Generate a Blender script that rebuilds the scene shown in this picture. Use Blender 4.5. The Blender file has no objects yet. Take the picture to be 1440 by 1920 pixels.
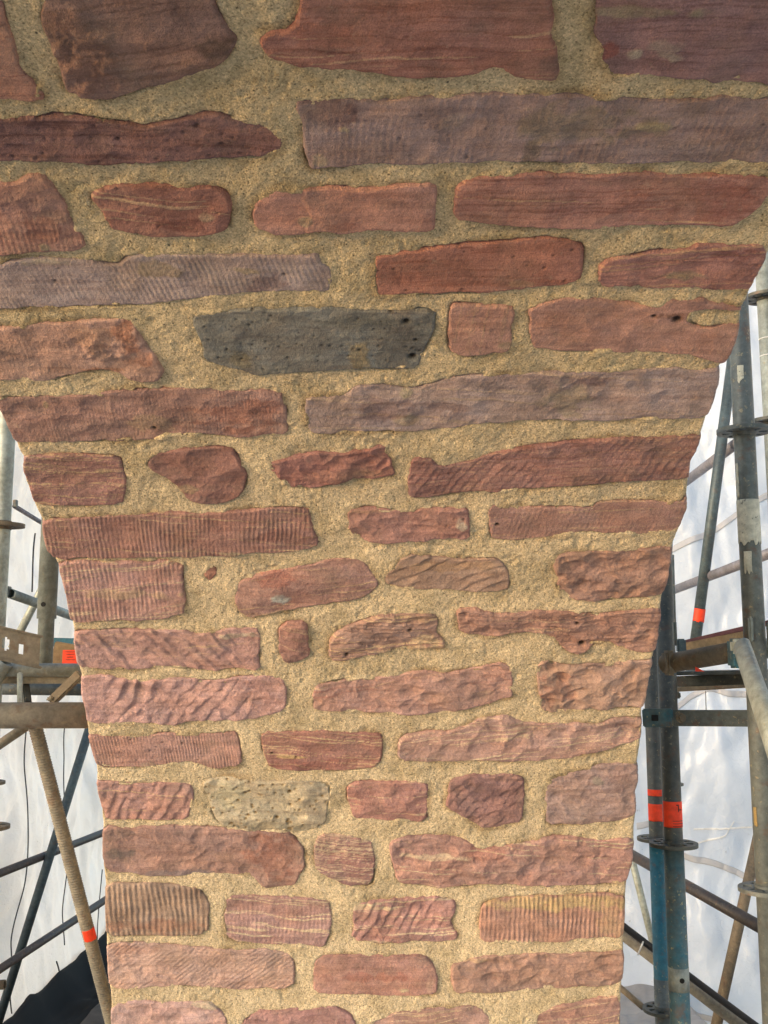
import bpy, bmesh, math, random
import numpy as np
from mathutils import Vector, Matrix

# ------------------------------------------------------------------ camera
F_PX = 1870.0
PITCH = math.radians(7.9)
CAM_Z = 2.0
scene = bpy.context.scene
cam_d = bpy.data.cameras.new("camera")
cam = bpy.data.objects.new("camera", cam_d)
scene.collection.objects.link(cam)
cam_d.sensor_fit = 'VERTICAL'
cam_d.sensor_height = 36.0
cam_d.lens = F_PX / 1920.0 * 36.0
cam_d.clip_start = 0.05
cam_d.clip_end = 500
cam.location = (0, 0, CAM_Z)
cam.rotation_euler = (math.radians(90) + PITCH, 0, 0)
scene.camera = cam
# ------------------------------------------------------------------ light
SUN_ELEV = math.radians(10)
SUN_AZ = math.radians(-120)        # measured from +Y (view direction) towards +X
SKY_STRENGTH = 0.15
SUN_STRENGTH = 0.5
EXPOSURE = 1.53
w = bpy.data.worlds.new("World")
scene.world = w
w.use_nodes = True
nt = w.node_tree
bg = nt.nodes['Background']
sky = nt.nodes.new('ShaderNodeTexSky')
sky.sky_type = 'NISHITA'
sky.sun_disc = False
sky.sun_elevation = SUN_ELEV
sky.sun_rotation = SUN_AZ
sky.air_density = 1.0
sky.dust_density = 1.3
sky.ozone_density = 1.0
nt.links.new(sky.outputs[0], bg.inputs[0])
bg.inputs[1].default_value = SKY_STRENGTH
sd = bpy.data.lights.new("sun", 'SUN')
sd.energy = SUN_STRENGTH
sd.angle = math.radians(28)
sd.color = (1.0, 0.985, 0.96)
so = bpy.data.objects.new("sun", sd)
scene.collection.objects.link(so)
dirv = Vector((math.sin(SUN_AZ) * math.cos(SUN_ELEV), math.cos(SUN_AZ) * math.cos(SUN_ELEV), math.sin(SUN_ELEV)))
so.rotation_euler = dirv.to_track_quat('Z', 'Y').to_euler()
scene.view_settings.view_transform = 'Standard'
scene.view_settings.look = 'None'
scene.view_settings.exposure = EXPOSURE
scene.view_settings.gamma = 1
scene.view_settings.use_curve_mapping = False
scene.cycles.max_bounces = 8
scene.cycles.diffuse_bounces = 5
scene.cycles.transmission_bounces = 6

C = scene.collection
random.seed(4)
# ------------------------------------------------------------------ helpers
def lin(c):
    c = np.asarray(c, float) / 255.0
    return np.where(c <= 0.04045, c / 12.92, ((c + 0.055) / 1.055) ** 2.4)
def lin4(c):
    l = lin(c)
    return (float(l[0]), float(l[1]), float(l[2]), 1.0)

def _hash(ix, iy, seed):
    h = (ix.astype(np.int64) * 374761393 + iy.astype(np.int64) * 668265263 + seed * 1274126177) & 0xffffffff
    h = ((h ^ (h >> 13)) * 1274126177) & 0xffffffff
    h = (h ^ (h >> 16)) & 0xffffffff
    return h / 4294967295.0
def vnoise(x, y, seed=0):
    ix = np.floor(x); iy = np.floor(y)
    fx = x - ix; fy = y - iy
    fx = fx * fx * fx * (fx * (fx * 6 - 15) + 10); fy = fy * fy * fy * (fy * (fy * 6 - 15) + 10)
    a = _hash(ix, iy, seed); b = _hash(ix + 1, iy, seed)
    c = _hash(ix, iy + 1, seed); d = _hash(ix + 1, iy + 1, seed)
    return (a * (1 - fx) + b * fx) * (1 - fy) + (c * (1 - fx) + d * fx) * fy * 1.0 if False else \
        (a * (1 - fx) + b * fx) * (1 - fy) + (c * (1 - fx) + d * fx) * fy
def fbm(x, y, seed=0, octv=4, gain=0.5):
    s = 0; a = 1; t = 0
    for k in range(octv):
        ca, sa = math.cos(0.6 * k), math.sin(0.6 * k)
        s = s + a * (vnoise((x * ca - y * sa) * 2 ** k + 17.3 * k, (x * sa + y * ca) * 2 ** k - 9.1 * k, seed + k * 131) * 2 - 1)
        t += a; a *= gain
    return s / t
def ridged(x, y, seed=0, octv=3):
    s = 0; a = 1; t = 0
    for k in range(octv):
        s = s + a * (1 - 2 * np.abs(vnoise(x * 2 ** k + 5.7 * k, y * 2 ** k + 3.1 * k, seed + 77 * k) * 2 - 1))
        t += a; a *= 0.5
    return s / t
def sstep(a, b, x):
    t = np.clip((x - a) / (b - a), 0, 1)
    return t * t * (3 - 2 * t)

def mesh_from(name, V, Q, cols=None, smooth=True, flat_from=None):
    me = bpy.data.meshes.new(name)
    V = np.asarray(V, np.float32); Q = np.asarray(Q, np.int32)
    me.vertices.add(len(V)); me.vertices.foreach_set('co', V.ravel())
    me.loops.add(Q.size); me.loops.foreach_set('vertex_index', Q.ravel())
    me.polygons.add(len(Q))
    me.polygons.foreach_set('loop_start', np.arange(len(Q), dtype=np.int32) * 4)
    me.polygons.foreach_set('loop_total', np.full(len(Q), 4, np.int32))
    me.polygons.foreach_set('use_smooth', np.full(len(Q), smooth))
    me.update(calc_edges=True)
    if cols is not None:
        at = me.color_attributes.new('Col', 'FLOAT_COLOR', 'POINT')
        c4 = np.ones((len(V), 4), np.float32); c4[:, :3] = cols
        at.data.foreach_set('color', c4.ravel())
    me.validate()
    return me

def link(name, me, mat, parent=None):
    o = bpy.data.objects.new(name, me)
    C.objects.link(o)
    if mat is not None: me.materials.append(mat)
    if parent is not None:
        o.parent = parent
        o.matrix_parent_inverse = Matrix.Translation(parent.location).inverted()
    return o
def tag(o, label, cat=None, group=None, kind=None):
    if label: o['label'] = label
    if cat: o['category'] = cat
    if group: o['group'] = group
    if kind: o['kind'] = kind
    return o
def thing(name, label, cat, loc=(0, 0, 0), group=None):
    o = bpy.data.objects.new(name, None); C.objects.link(o)
    o.location = loc; o.empty_display_size = 0.1
    return tag(o, label, cat, group)

def cells_mesh(name, P_top, P_bot, mask, cols=None, back=False):
    """quads of a grid where mask is set, with a skirt down to P_bot round the outline (and a back face if asked)"""
    ny, nx = mask.shape
    idx = np.arange((ny + 1) * (nx + 1)).reshape(ny + 1, nx + 1)
    jj, ii = np.nonzero(mask)
    a = idx[jj, ii]; b = idx[jj, ii + 1]; c = idx[jj + 1, ii + 1]; d = idx[jj + 1, ii]
    Q = [np.stack([a, b, c, d], 1)]
    N = idx.size
    if back: Q.append(np.stack([d, c, b, a], 1) + N)
    pm = np.zeros((ny + 2, nx + 2), bool); pm[1:-1, 1:-1] = mask
    for dj, di, p, q in ((-1, 0, a, b), (0, 1, b, c), (1, 0, c, d), (0, -1, d, a)):
        edge = ~pm[jj + 1 + dj, ii + 1 + di]
        p_, q_ = p[edge], q[edge]
        Q.append(np.stack([q_, p_, p_ + N, q_ + N], 1))
    Q = np.concatenate(Q)
    V = np.concatenate([P_top.reshape(-1, 3), P_bot.reshape(-1, 3)])
    used = np.unique(Q)
    remap = np.full(len(V), -1, np.int64); remap[used] = np.arange(len(used))
    cc = None
    if cols is not None:
        cc = np.concatenate([cols.reshape(-1, 3)] * 2)[used]
    return mesh_from(name, V[used], remap[Q], cc)

# ------------------------------------------------------------------ arch surface
R = 2.07; FC = 0.472; UC = -1.284        # centre of the barrel seen from the camera: forward, up
CP, SP = math.cos(PITCH), math.sin(PITCH)
def ray(px, py):
    xc = (px - 720.0) / F_PX; yc = (960.0 - py) / F_PX
    return xc, CP - yc * SP, SP + yc * CP
def at(px, py, Z):
    """world point seen at that place of the survey photo, Z metres along the optical axis"""
    x, f, u = ray(px, py)
    return Vector((x * Z, f * Z, u * Z + CAM_Z))
def to_wall(px, py):
    x, f, u = ray(px, py)
    a = f * f + u * u; b = -2 * (f * FC + u * UC); c = FC * FC + UC * UC - R * R
    t = (-b + math.sqrt(b * b - 4 * a * c)) / (2 * a)
    F, U = f * t, u * t
    th = math.atan2(U - UC, F - FC)
    if th < 0:
        t = (FC + R) / f
        return x * t, u * t - UC
    return x * t, R * th
def wall(u, s, h):
    th = np.maximum(s, 0) / R
    rr = R - h
    F = FC + rr * np.cos(th); U = UC + rr * np.sin(th) + np.minimum(s, 0)
    return np.stack([u, F, U + CAM_Z], -1)

LEFT = [(770,0),(795,10),(829,28),(848,36),(856,43),(880,42),(900,46),(940,60),(975,77),(1000,80),(1030,86),(1045,100),(1075,112),(1120,124),(1165,133),(1190,138),(1215,139),(1250,146),(1265,151),(1300,152),(1330,160),(1377,163),(1410,172),(1440,180),(1465,180),(1510,189),(1550,192),(1620,192),(1655,196),(1710,197),(1770,199),(1810,201),(1850,204),(1880,207),(1920,208)]
RIGHT = [(485,1437),(515,1420),(547,1406),(565,1400),(580,1391),(605,1388),(640,1380),(660,1371),(682,1358),(690,1350),(720,1348),(750,1340),(785,1326),(815,1317),(840,1308),(865,1295),(900,1292),(930,1289),(955,1288),(992,1274),(1025,1262),(1060,1256),(1115,1244),(1140,1240),(1180,1237),(1220,1227),(1238,1224),(1265,1220),(1305,1212),(1330,1204),(1370,1203),(1400,1200),(1432,1196),(1465,1197),(1485,1191),(1520,1194),(1550,1190),(1570,1190),(1620,1184),(1650,1177),(1680,1174),(1720,1172),(1770,1170),(1800,1170),(1850,1166),(1880,1165),(1920,1162)]
def edge_fn(pts):
    us = sorted([tuple(reversed(to_wall(x, y))) for y, x in pts])
    S = np.array([p[0] for p in us]); U = np.array([p[1] for p in us])
    return lambda s: np.interp(s, S, U)
eL, eR = edge_fn(LEFT), edge_fn(RIGHT)

def poly_sd(P, X, Y):
    """signed distance, positive inside"""
    P = np.asarray(P, float); n = len(P)
    d2 = np.full(X.shape, 1e9); ins = np.zeros(X.shape, bool)
    for i in range(n):
        a = P[i]; b = P[(i + 1) % n]; e = b - a
        L = e @ e + 1e-12
        t = np.clip(((X - a[0]) * e[0] + (Y - a[1]) * e[1]) / L, 0, 1)
        dx = X - a[0] - t * e[0]; dy = Y - a[1] - t * e[1]
        d2 = np.minimum(d2, dx * dx + dy * dy)
        cond = ((a[1] > Y) != (b[1] > Y))
        den = (b[1] - a[1]) if abs(b[1] - a[1]) > 1e-12 else 1e-12
        ins ^= cond & (X < (b[0] - a[0]) * (Y - a[1]) / den + a[0])
    d = np.sqrt(d2)
    return np.where(ins, d, -d)

# ------------------------------------------------------------------ stones: outline, colour, dressing
# keys: c colour, r roughness (mm), rs feature size (mm), tool=(angle, period mm, depth mm, pale), fur=(angle, period mm, depth mm)
# vein=(angle, amount 0..1, spacing mm, colour), lay strata relief (mm), pits=(count, r mm, dark), patch=[(px,py,rx,ry,colour,strength)], proud mm
STONES = []
def S(poly, **k):
    STONES.append((poly, k))
PALE = (205,172,138); MORT = (176,150,104); GREY = (150,140,125)
S([(-420,-90),(-15,-90),(8,30),(25,70),(38,125),(75,165),(80,182),(60,187),(0,186),(-330,190)], c=(158,104,82), r=5, rs=90, vein=(5,.15,12,(120,60,45)), proud=4)
S([(85,-90),(80,30),(82,50),(95,85),(107,105),(120,145),(125,165),(165,180),(195,186),(220,180),(260,167),(320,150),(350,137),(400,120),(425,107),(446,78),(425,55),(410,30),(395,-10),(390,-90)], c=(126,90,76), r=7, rs=60, vein=(10,.25,14,(95,68,58)), patch=[(150,90,60,90,(140,104,88),.7),(400,90,50,22,(84,70,60),.8),(180,160,45,25,(150,116,104),.6)], lump=(165,110,70,95,4), proud=7,
  label="large dark brown block with a lumpy broken left end, at the top of the arch")
S([(572,-90),(568,0),(550,40),(535,55),(510,57),(490,65),(487,80),(505,97),(545,112),(575,122),(640,125),(710,131),(750,140),(795,145),(870,135),(895,131),(925,120),(945,125),(970,140),(1000,145),(1040,147),(1045,130),(1040,90),(1032,60),(1035,25),(1027,0),(1025,-90)], c=(150,92,74), r=5, rs=110, vein=(1,.3,9,(122,68,52)), vein2=(2,.06,14,PALE), patch=[(975,30,22,16,(165,115,100),.7),(1030,120,20,30,(128,104,96),.7),(620,60,90,30,(166,104,84),.5)], proud=9,
  label="big smooth red block with a pointed left corner, at the top of the arch")
S([(1125,-90),(1117,20),(1120,35),(1115,55),(1127,80),(1130,110),(1145,140),(1170,145),(1210,136),(1240,142),(1310,143),(1345,150),(1380,146),(1420,155),(1440,165),(1600,175),(1740,60),(1740,-90)], c=(124,86,82), r=6, rs=60, vein=(3,.2,10,(96,62,60)), patch=[(1190,102,18,14,(170,158,138),.9),(1240,85,40,22,(160,146,128),.75),(1265,105,16,10,(172,160,140),.8),(1200,20,120,12,(150,138,112),.85),(1140,95,18,26,(140,74,60),.7)], proud=3,
  label="dark purple block with pale smears, in the top right corner")
S([(-260,210),(0,222),(60,222),(120,213),(190,222),(240,230),(270,237),(290,232),(330,228),(360,218),(410,215),(440,222),(480,226),(510,237),(528,262),(520,280),(490,292),(430,295),(370,294),(330,298),(260,308),(200,305),(130,303),(60,300),(0,300),(-260,300)], c=(122,80,72), r=6, rs=38, vein=(-3,.25,12,(92,56,50)), pits=(70,2.2,.4), proud=5)
S([(558,190),(580,188),(650,182),(700,190),(740,188),(800,183),(880,180),(1000,178),(1150,180),(1240,186),(1340,185),(1440,183),(1600,185),(1580,310),(1440,305),(1300,303),(1100,303),(1000,303),(900,300),(820,305),(740,307),(680,308),(625,316),(580,316),(573,290),(570,240)], c=(133,104,96), r=4, rs=28, tool=(84,9,1.1,.1), pits=(60,2,.3), patch=[(645,240,14,7,(196,178,142),.9),(600,300,22,14,(176,160,128),.6),(1080,235,150,40,(134,120,98),.7),(1220,235,45,10,(178,160,124),.9),(850,230,30,22,(158,140,130),.7),(995,280,20,22,(96,86,68),.7),(620,200,60,40,(112,76,70),.6)], proud=3,
  label="long mauve block with fine upright tool marks and a pale smear, near the top right")
S([(-220,345),(0,340),(30,345),(55,328),(80,330),(100,350),(120,380),(135,410),(150,435),(160,465),(100,470),(30,474),(0,480),(-220,478)], c=(152,100,84), r=5, rs=26, tool=(85,8,1.4,.25), patch=[(80,430,40,28,(128,72,62),.6),(85,462,14,10,(150,146,120),.8)], proud=4)
S([(170,372),(175,360),(200,350),(235,343),(300,347),(340,352),(400,353),(425,360),(430,385),(428,415),(425,428),(380,440),(350,443),(290,438),(240,435),(210,427),(200,410),(185,385)], c=(148,90,72), r=6, rs=40, vein=(-8,.12,14,PALE), patch=[(385,405,20,9,(160,150,122),.6),(340,418,60,15,(116,70,62),.6)], pits=(16,2,.3), proud=6)
S([(475,400),(482,380),(500,365),(520,352),(550,352),(580,358),(620,352),(680,352),(760,345),(815,345),(817,370),(815,405),(812,430),(740,432),(680,430),(640,438),(600,430),(560,438),(520,440),(480,425)], c=(158,104,86), r=4, rs=50, step=(572,0,2.2), patch=[(572,415,16,14,(166,152,124),.9),(640,420,40,8,(120,70,60),.5)], proud=4)
S([(857,350),(880,335),(940,328),(1010,325),(1080,328),(1150,325),(1210,322),(1260,332),(1340,328),(1440,330),(1442,360),(1425,385),(1400,405),(1370,424),(1270,420),(1130,425),(1020,425),(900,415),(850,410)], c=(156,100,84), r=5, rs=60, vein=(-2,.10,16,PALE), vein2=(0,.3,9,(128,74,62)), patch=[(1340,375,70,40,(134,78,68),.6)], proud=5,
  label="long rosy block crossed by thin wavy pale veins, reaching the right edge")
S([(-190,500),(0,500),(30,487),(70,482),(110,485),(165,490),(220,500),(245,480),(300,477),(380,477),(450,480),(565,480),(595,477),(600,495),(620,505),(618,535),(615,546),(550,547),(480,547),(400,555),(320,562),(270,570),(210,571),(150,575),(50,575),(0,579),(-190,580)], c=(146,122,116), r=3, rs=40, tool=(104,8.2,1.8,.6), patch=[(300,505,50,15,(160,140,110),.8),(90,492,60,8,(186,170,142),.7),(455,505,30,8,(165,146,112),.8),(495,530,40,20,(120,90,88),.6)], pits=(6,2.5,.6), proud=2,
  label="long grey mauve block scored with slanting parallel tool grooves, at the left edge")
S([(702,485),(720,482),(785,470),(845,460),(910,455),(980,450),(1025,446),(1060,450),(1095,462),(1092,500),(1085,525),(1040,535),(970,542),(910,547),(820,550),(720,555),(703,553)], c=(152,90,70), r=3, rs=70, vein=(1,.25,16,(130,72,56)), pits=(26,2.2,.7), patch=[(980,530,40,6,(184,150,120),.6)], proud=3)
S([(1130,492),(1170,480),(1220,472),(1285,472),(1315,458),(1370,458),(1425,458),(1439,470),(1437,485),(1420,515),(1407,547),(1375,542),(1320,537),(1245,537),(1170,535),(1120,532)], c=(150,94,80), r=5, rs=45, lay=2.5, vein=(5,.22,12,(186,150,120)), patch=[(1290,515,45,9,(152,138,112),.8),(1370,475,60,14,(122,68,60),.6)], proud=5)
S([(-130,618),(0,615),(80,605),(130,602),(200,600),(245,595),(255,620),(275,645),(295,680),(305,695),(295,712),(260,712),(235,702),(200,690),(165,692),(130,700),(90,712),(50,710),(0,707),(-110,710)], c=(164,118,98), r=6, rs=30, tool=(88,7,.6,.1), patch=[(170,630,40,26,(184,142,116),.7),(235,625,26,30,(170,108,76),.7),(190,690,40,6,(150,92,52),.8),(262,670,30,24,(172,114,88),.6)], lump=(210,650,90,50,4), proud=6,
  label="orange block with a rough crumbling right end, at the left edge")
S([(358,595),(395,585),(475,580),(575,577),(650,577),(720,582),(735,580),(815,582),(812,620),(795,655),(780,685),(750,690),(670,690),(615,692),(555,697),(480,704),(450,690),(425,685),(385,672),(382,647),(370,625)], kind='basalt_block', c=(130,128,122), r=3.5, rs=26, pits=(85,2.0,.8), bigpits=[(761,599,5.5),(773,666,6.5),(733,581,4),(779,634,3)], patch=[(755,650,60,60,(78,74,72),.6),(690,600,120,16,(104,102,94),.6),(675,660,24,32,(150,132,98),.85),(450,672,22,16,(140,126,98),.7),(560,640,120,30,(112,106,100),.5)], proud=5,
  label="dark grey volcanic block dotted with round pores, the only dark one")
S([(850,570),(870,568),(900,572),(960,573),(965,590),(958,620),(955,655),(930,660),(905,665),(868,668),(843,655),(840,625),(843,590)], c=(158,108,90), r=3, rs=40, vein=(86,.25,9,(180,146,122)), patch=[(945,645,18,8,(150,136,110),.7)], proud=6)
S([(992,577),(1020,567),(1045,560),(1095,560),(1150,567),(1205,572),(1240,575),(1255,563),(1275,560),(1315,560),(1325,568),(1385,575),(1394,582),(1330,576),(1295,582),(1288,600),(1310,612),(1345,612),(1370,606),(1388,604),(1382,635),(1372,660),(1358,682),(1320,672),(1290,660),(1220,660),(1120,658),(1045,655),(1000,652),(993,630),(996,600)], c=(156,106,88), r=5, rs=45, patch=[(1260,592,34,10,(104,70,54),.8),(1085,600,80,26,(168,120,100),.5)], bigpits=[(1268,598,7),(1225,590,4)], proud=6)
S([(-35,742),(0,742),(50,743),(115,740),(170,740),(250,727),(350,726),(430,729),(525,732),(535,760),(542,790),(540,812),(500,815),(425,816),(365,812),(325,815),(260,825),(200,825),(125,827),(50,830),(27,828),(12,795),(-2,765)], c=(152,106,92), r=4.5, rs=40, tool=(88,6,.5,.1), patch=[(290,790,50,16,(172,148,120),.6),(85,755,10,12,(160,142,108),.9),(450,775,90,40,(152,96,78),.6),(60,735,80,8,(130,100,84),.5)], bigpits=[(290,800,4)], proud=3)
S([(575,742),(650,739),(665,725),(720,722),(770,730),(810,720),(845,707),(910,702),(980,700),(1070,699),(1170,697),(1220,694),(1270,690),(1310,695),(1352,690),(1350,720),(1341,750),(1327,785),(1250,785),(1170,785),(1070,787),(970,787),(910,795),(845,802),(770,809),(720,807),(650,810),(590,812),(575,800),(570,765)], c=(152,124,116), r=5, rs=34, patch=[(758,735,18,12,(186,170,138),.85),(757,785,26,16,(178,160,128),.7),(1060,750,55,32,(150,136,116),.8),(730,770,70,24,(128,98,94),.6),(840,765,50,14,(124,96,92),.6),(1110,715,50,10,(128,92,86),.6)], vein=(-4,.12,16,(176,152,134)), proud=3,
  label="very long pale mauve block running to the right edge, below the dark volcanic block")
S([(44,856),(60,851),(150,852),(225,855),(230,885),(236,900),(234,925),(228,944),(150,945),(66,945),(57,915),(43,885)], c=(150,98,86), r=4, rs=40, vein=(-4,.28,7,(188,160,126)), lay=1.2, patch=[(195,882,18,8,(150,130,100),.7)], proud=4)
S([(280,855),(300,847),(345,840),(435,838),(450,865),(462,890),(460,910),(445,930),(420,942),(380,944),(355,935),(335,910),(315,895),(290,885),(275,870)], c=(146,94,80), r=6, rs=50, patch=[(345,915,24,10,(160,140,110),.8),(330,855,50,14,(136,96,86),.6)], proud=7)
S([(500,870),(530,860),(575,852),(605,847),(645,850),(690,842),(720,835),(727,850),(735,870),(740,890),(720,893),(690,898),(665,895),(640,905),(580,915),(540,910),(515,885)], c=(154,94,82), r=6, rs=24, pits=(20,2,.4), patch=[(700,885,40,8,(176,136,110),.6)], proud=6, label="small knobbly bright red block with an uneven outline")
S([(780,857),(805,860),(820,875),(860,872),(895,860),(945,845),(1020,835),(1070,827),(1145,822),(1220,820),(1317,815),(1310,838),(1295,865),(1292,900),(1170,902),(1070,910),(970,917),(895,920),(810,931),(770,930),(767,900),(770,870)], c=(146,96,86), r=5, rs=50, vein=(6,.12,8,(176,140,120)), vein2=(4,.3,8,(120,72,64)), fur=(60,15,1.4), patch=[(975,880,60,20,(172,128,116),.5)], proud=4)
S([(80,975),(150,969),(220,967),(300,962),(400,960),(480,955),(575,950),(582,980),(595,1015),(590,1022),(540,1035),(475,1032),(425,1041),(300,1042),(200,1044),(103,1047),(86,1030),(78,1000)], c=(152,100,86), r=3.5, rs=60, tool=(86,8.5,1.5,.1), vein=(-3,.10,10,(196,166,134)), patch=[(540,1005,60,14,(120,78,68),.6),(430,1036,30,5,(170,160,130),.7)], proud=6,
  label="long red block combed with upright grooves and crossed by pale veins, at the left edge")
S([(650,955),(700,951),(720,955),(770,959),(840,954),(875,955),(877,980),(879,1010),(845,1009),(770,1016),(720,1016),(690,1014),(655,997)], c=(164,108,94), r=5, rs=30, pits=(18,2,.4), patch=[(866,982,12,10,(198,190,170),.8),(690,958,50,4,(190,150,120),.6)], proud=5)
S([(917,945),(960,950),(1020,950),(1110,952),(1120,942),(1170,940),(1275,941),(1289,930),(1291,955),(1275,992),(1240,997),(1170,1000),(1100,995),(1070,1002),(1000,1009),(930,1010),(920,1005)], c=(156,108,94), r=3, rs=60, vein=(2,.16,9,(180,150,124)), tool=(80,9,.5,.1), bigpits=[(932,982,4)], proud=3)
S([(110,1052),(200,1055),(342,1052),(342,1100),(348,1130),(345,1152),(275,1162),(200,1161),(131,1164),(124,1120),(115,1085)], c=(166,114,102), r=3, rs=50, tool=(87,9,1.5,.25), vein=(6,.22,9,(206,182,150)), patch=[(240,1112,110,10,(196,168,134),.6)], proud=5,
  label="squarish pink block combed with fine upright lines under slanting cream veins")
S([(395,1060),(405,1065),(402,1080),(392,1090),(383,1078),(388,1065)], c=(164,100,76), r=2, rs=14, proud=2, label="tiny red stone chip bedded alone in the mortar")
S([(445,1090),(475,1080),(510,1070),(560,1062),(600,1055),(630,1045),(670,1047),(695,1065),(710,1092),(690,1115),(650,1125),(575,1137),(525,1145),(465,1157),(450,1145),(442,1125)], c=(168,116,100), r=4, rs=60, bul=(0,0,5), patch=[(525,1120,20,10,(196,196,186),1),(550,1110,46,20,(134,94,88),.6),(515,1080,40,20,(164,98,84),.6)], vein=(8,.05,14,PALE), proud=7,
  label="tilted rounded pink block with a small silvery grey spot")
S([(725,1075),(750,1052),(770,1040),(820,1044),(885,1049),(920,1045),(942,1052),(955,1077),(955,1100),(935,1107),(865,1104),(795,1105),(750,1100),(727,1095)], c=(166,126,102), r=2, rs=50, fur=(27,21,3.6), patch=[(850,1060,110,10,(182,146,112),.6)], proud=4,
  label="small tan block cut with wide slanting furrows")
S([(1042,1045),(1070,1035),(1145,1034),(1220,1027),(1263,1025),(1256,1070),(1245,1115),(1210,1119),(1135,1125),(1070,1122),(1045,1105),(1045,1080),(1040,1060)], c=(164,116,96), r=8, rs=30, proud=6, chip=3)
S([(136,1185),(200,1180),(280,1182),(345,1180),(365,1190),(395,1185),(440,1177),(475,1175),(485,1180),(486,1220),(485,1255),(450,1250),(400,1257),(350,1252),(300,1247),(250,1255),(190,1252),(145,1250),(138,1215)], c=(182,128,114), r=3.5, rs=26, fur=(128,26,5), vein=(4,.06,14,PALE), patch=[(440,1190,50,6,(182,168,144),.8),(450,1230,40,30,(158,122,118),.5)], proud=5,
  label="pink block hacked with deep slanting gouges, upper of the two at the left edge")
S([(525,1175),(542,1165),(570,1167),(577,1185),(580,1225),(565,1237),(537,1240),(524,1220),(524,1195)], c=(170,112,94), r=3, rs=22, bul=(0,0,6), vein=(-20,.12,10,(200,170,140)), proud=7, label="little upright rounded red stone between two long blocks")
S([(620,1200),(645,1177),(685,1162),(715,1155),(750,1152),(780,1150),(815,1152),(822,1165),(815,1180),(830,1200),(830,1214),(795,1212),(750,1212),(720,1220),(700,1225),(625,1239),(617,1225)], c=(170,124,104), r=5, rs=30, lay=7, vein=(4,.25,10,(206,176,140)), patch=[(795,1200,36,10,(210,184,148),.8)], bigpits=[(768,1179,5),(650,1224,4)], proud=7,
  label="split layered stone with flaking cream edges")
S([(857,1140),(890,1142),(935,1150),(1000,1147),(1030,1142),(1080,1150),(1120,1152),(1170,1147),(1200,1147),(1241,1140),(1238,1180),(1228,1220),(1185,1220),(1150,1207),(1110,1205),(1085,1225),(1065,1220),(1030,1187),(970,1182),(920,1195),(870,1186),(858,1180)], c=(168,116,96), r=9, rs=42, lay=4, vein=(-3,.10,10,(190,158,130)), bigpits=[(1090,1205,7),(1082,1168,4)], chip=3, proud=7)
S([(152,1267),(195,1265),(225,1275),(275,1277),(330,1272),(400,1277),(460,1267),(500,1266),(530,1270),(537,1295),(535,1332),(500,1340),(460,1347),(410,1350),(350,1350),(325,1357),(250,1352),(161,1357),(158,1320),(150,1298)], c=(184,132,122), r=4, rs=28, fur=(55,27,6), furx=(230,470), patch=[(495,1300,45,34,(164,122,112),.7)], proud=6,
  label="pink block with deep finger-like gouges and a flat right end, at the left edge")
S([(592,1285),(625,1277),(670,1270),(720,1270),(785,1257),(850,1262),(910,1247),(945,1242),(960,1250),(960,1295),(960,1305),(910,1320),(845,1332),(780,1340),(730,1335),(650,1332),(590,1330),(587,1305)], c=(178,126,110), r=7, rs=34, vein=(12,.08,18,(208,176,142)), vein2=(10,.2,12,(160,104,92)), proud=6)
S([(1010,1250),(1020,1239),(1070,1249),(1145,1245),(1195,1240),(1225,1237),(1221,1265),(1213,1305),(1205,1325),(1170,1327),(1105,1329),(1045,1332),(1015,1330),(1015,1310),(1010,1280)], c=(172,128,106), r=8, rs=26, chip=4, patch=[(1050,1290,40,40,(160,104,88),.5)], proud=7)
S([(163,1377),(200,1379),(265,1381),(300,1374),(390,1377),(440,1371),(445,1375),(450,1405),(452,1437),(400,1440),(350,1427),(325,1432),(265,1440),(182,1437),(171,1410)], c=(178,122,104), r=2, rs=60, tool=(94,6.8,1.7,.05), pits=(26,2,.55), patch=[(275,1433,24,8,(140,128,112),.7),(250,1380,60,4,(140,116,96),.5)], proud=2,
  label="flat pink block covered in very fine upright comb lines with little pits, at the left edge")
S([(492,1375),(550,1370),(625,1372),(700,1375),(715,1380),(715,1425),(700,1437),(640,1445),(575,1444),(505,1440),(497,1415),(492,1400)], c=(164,104,88), r=3.5, rs=50, vein=(-6,.2,8,(206,176,140)), lay=1.5, patch=[(540,1417,45,4,(200,170,120),.9),(600,1432,110,12,(140,82,72),.5)], bigpits=[(510,1411,3),(555,1417,2.5)], proud=4)
S([(752,1380),(810,1370),(840,1372),(875,1360),(910,1345),(950,1342),(970,1352),(1045,1356),(1095,1357),(1120,1360),(1155,1347),(1204,1344),(1204,1370),(1201,1385),(1160,1395),(1120,1412),(1070,1420),(1020,1426),(960,1426),(895,1422),(820,1425),(747,1424)], c=(174,126,110), r=7, rs=44, vein=(8,.24,9,(214,188,156)), chip=3, proud=7,
  label="long uneven block with scalloped fractures and many cream stripes, at the right edge")
S([(180,1465),(210,1466),(270,1467),(340,1466),(360,1472),(362,1505),(350,1535),(300,1537),(250,1535),(200,1535),(190,1510),(181,1487)], c=(178,122,106), r=4, rs=26, fur=(66,24,3.6), vein=(-4,.04,14,(210,180,140)), proud=5)
S([(380,1470),(400,1460),(435,1456),(500,1465),(565,1462),(595,1467),(617,1470),(615,1505),(612,1535),(600,1547),(570,1560),(520,1555),(475,1560),(425,1550),(400,1530),(395,1505)], kind='limestone_block', c=(190,174,148), r=5, rs=30, pits=(120,2.8,.9), patch=[(600,1520,40,50,(142,132,120),.6),(500,1550,110,12,(112,104,84),.6),(430,1490,40,26,(192,180,146),.6)], pitcol=(128,98,50), proud=5,
  label="pale yellowish grey pitted block, the only light coloured one")
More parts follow.
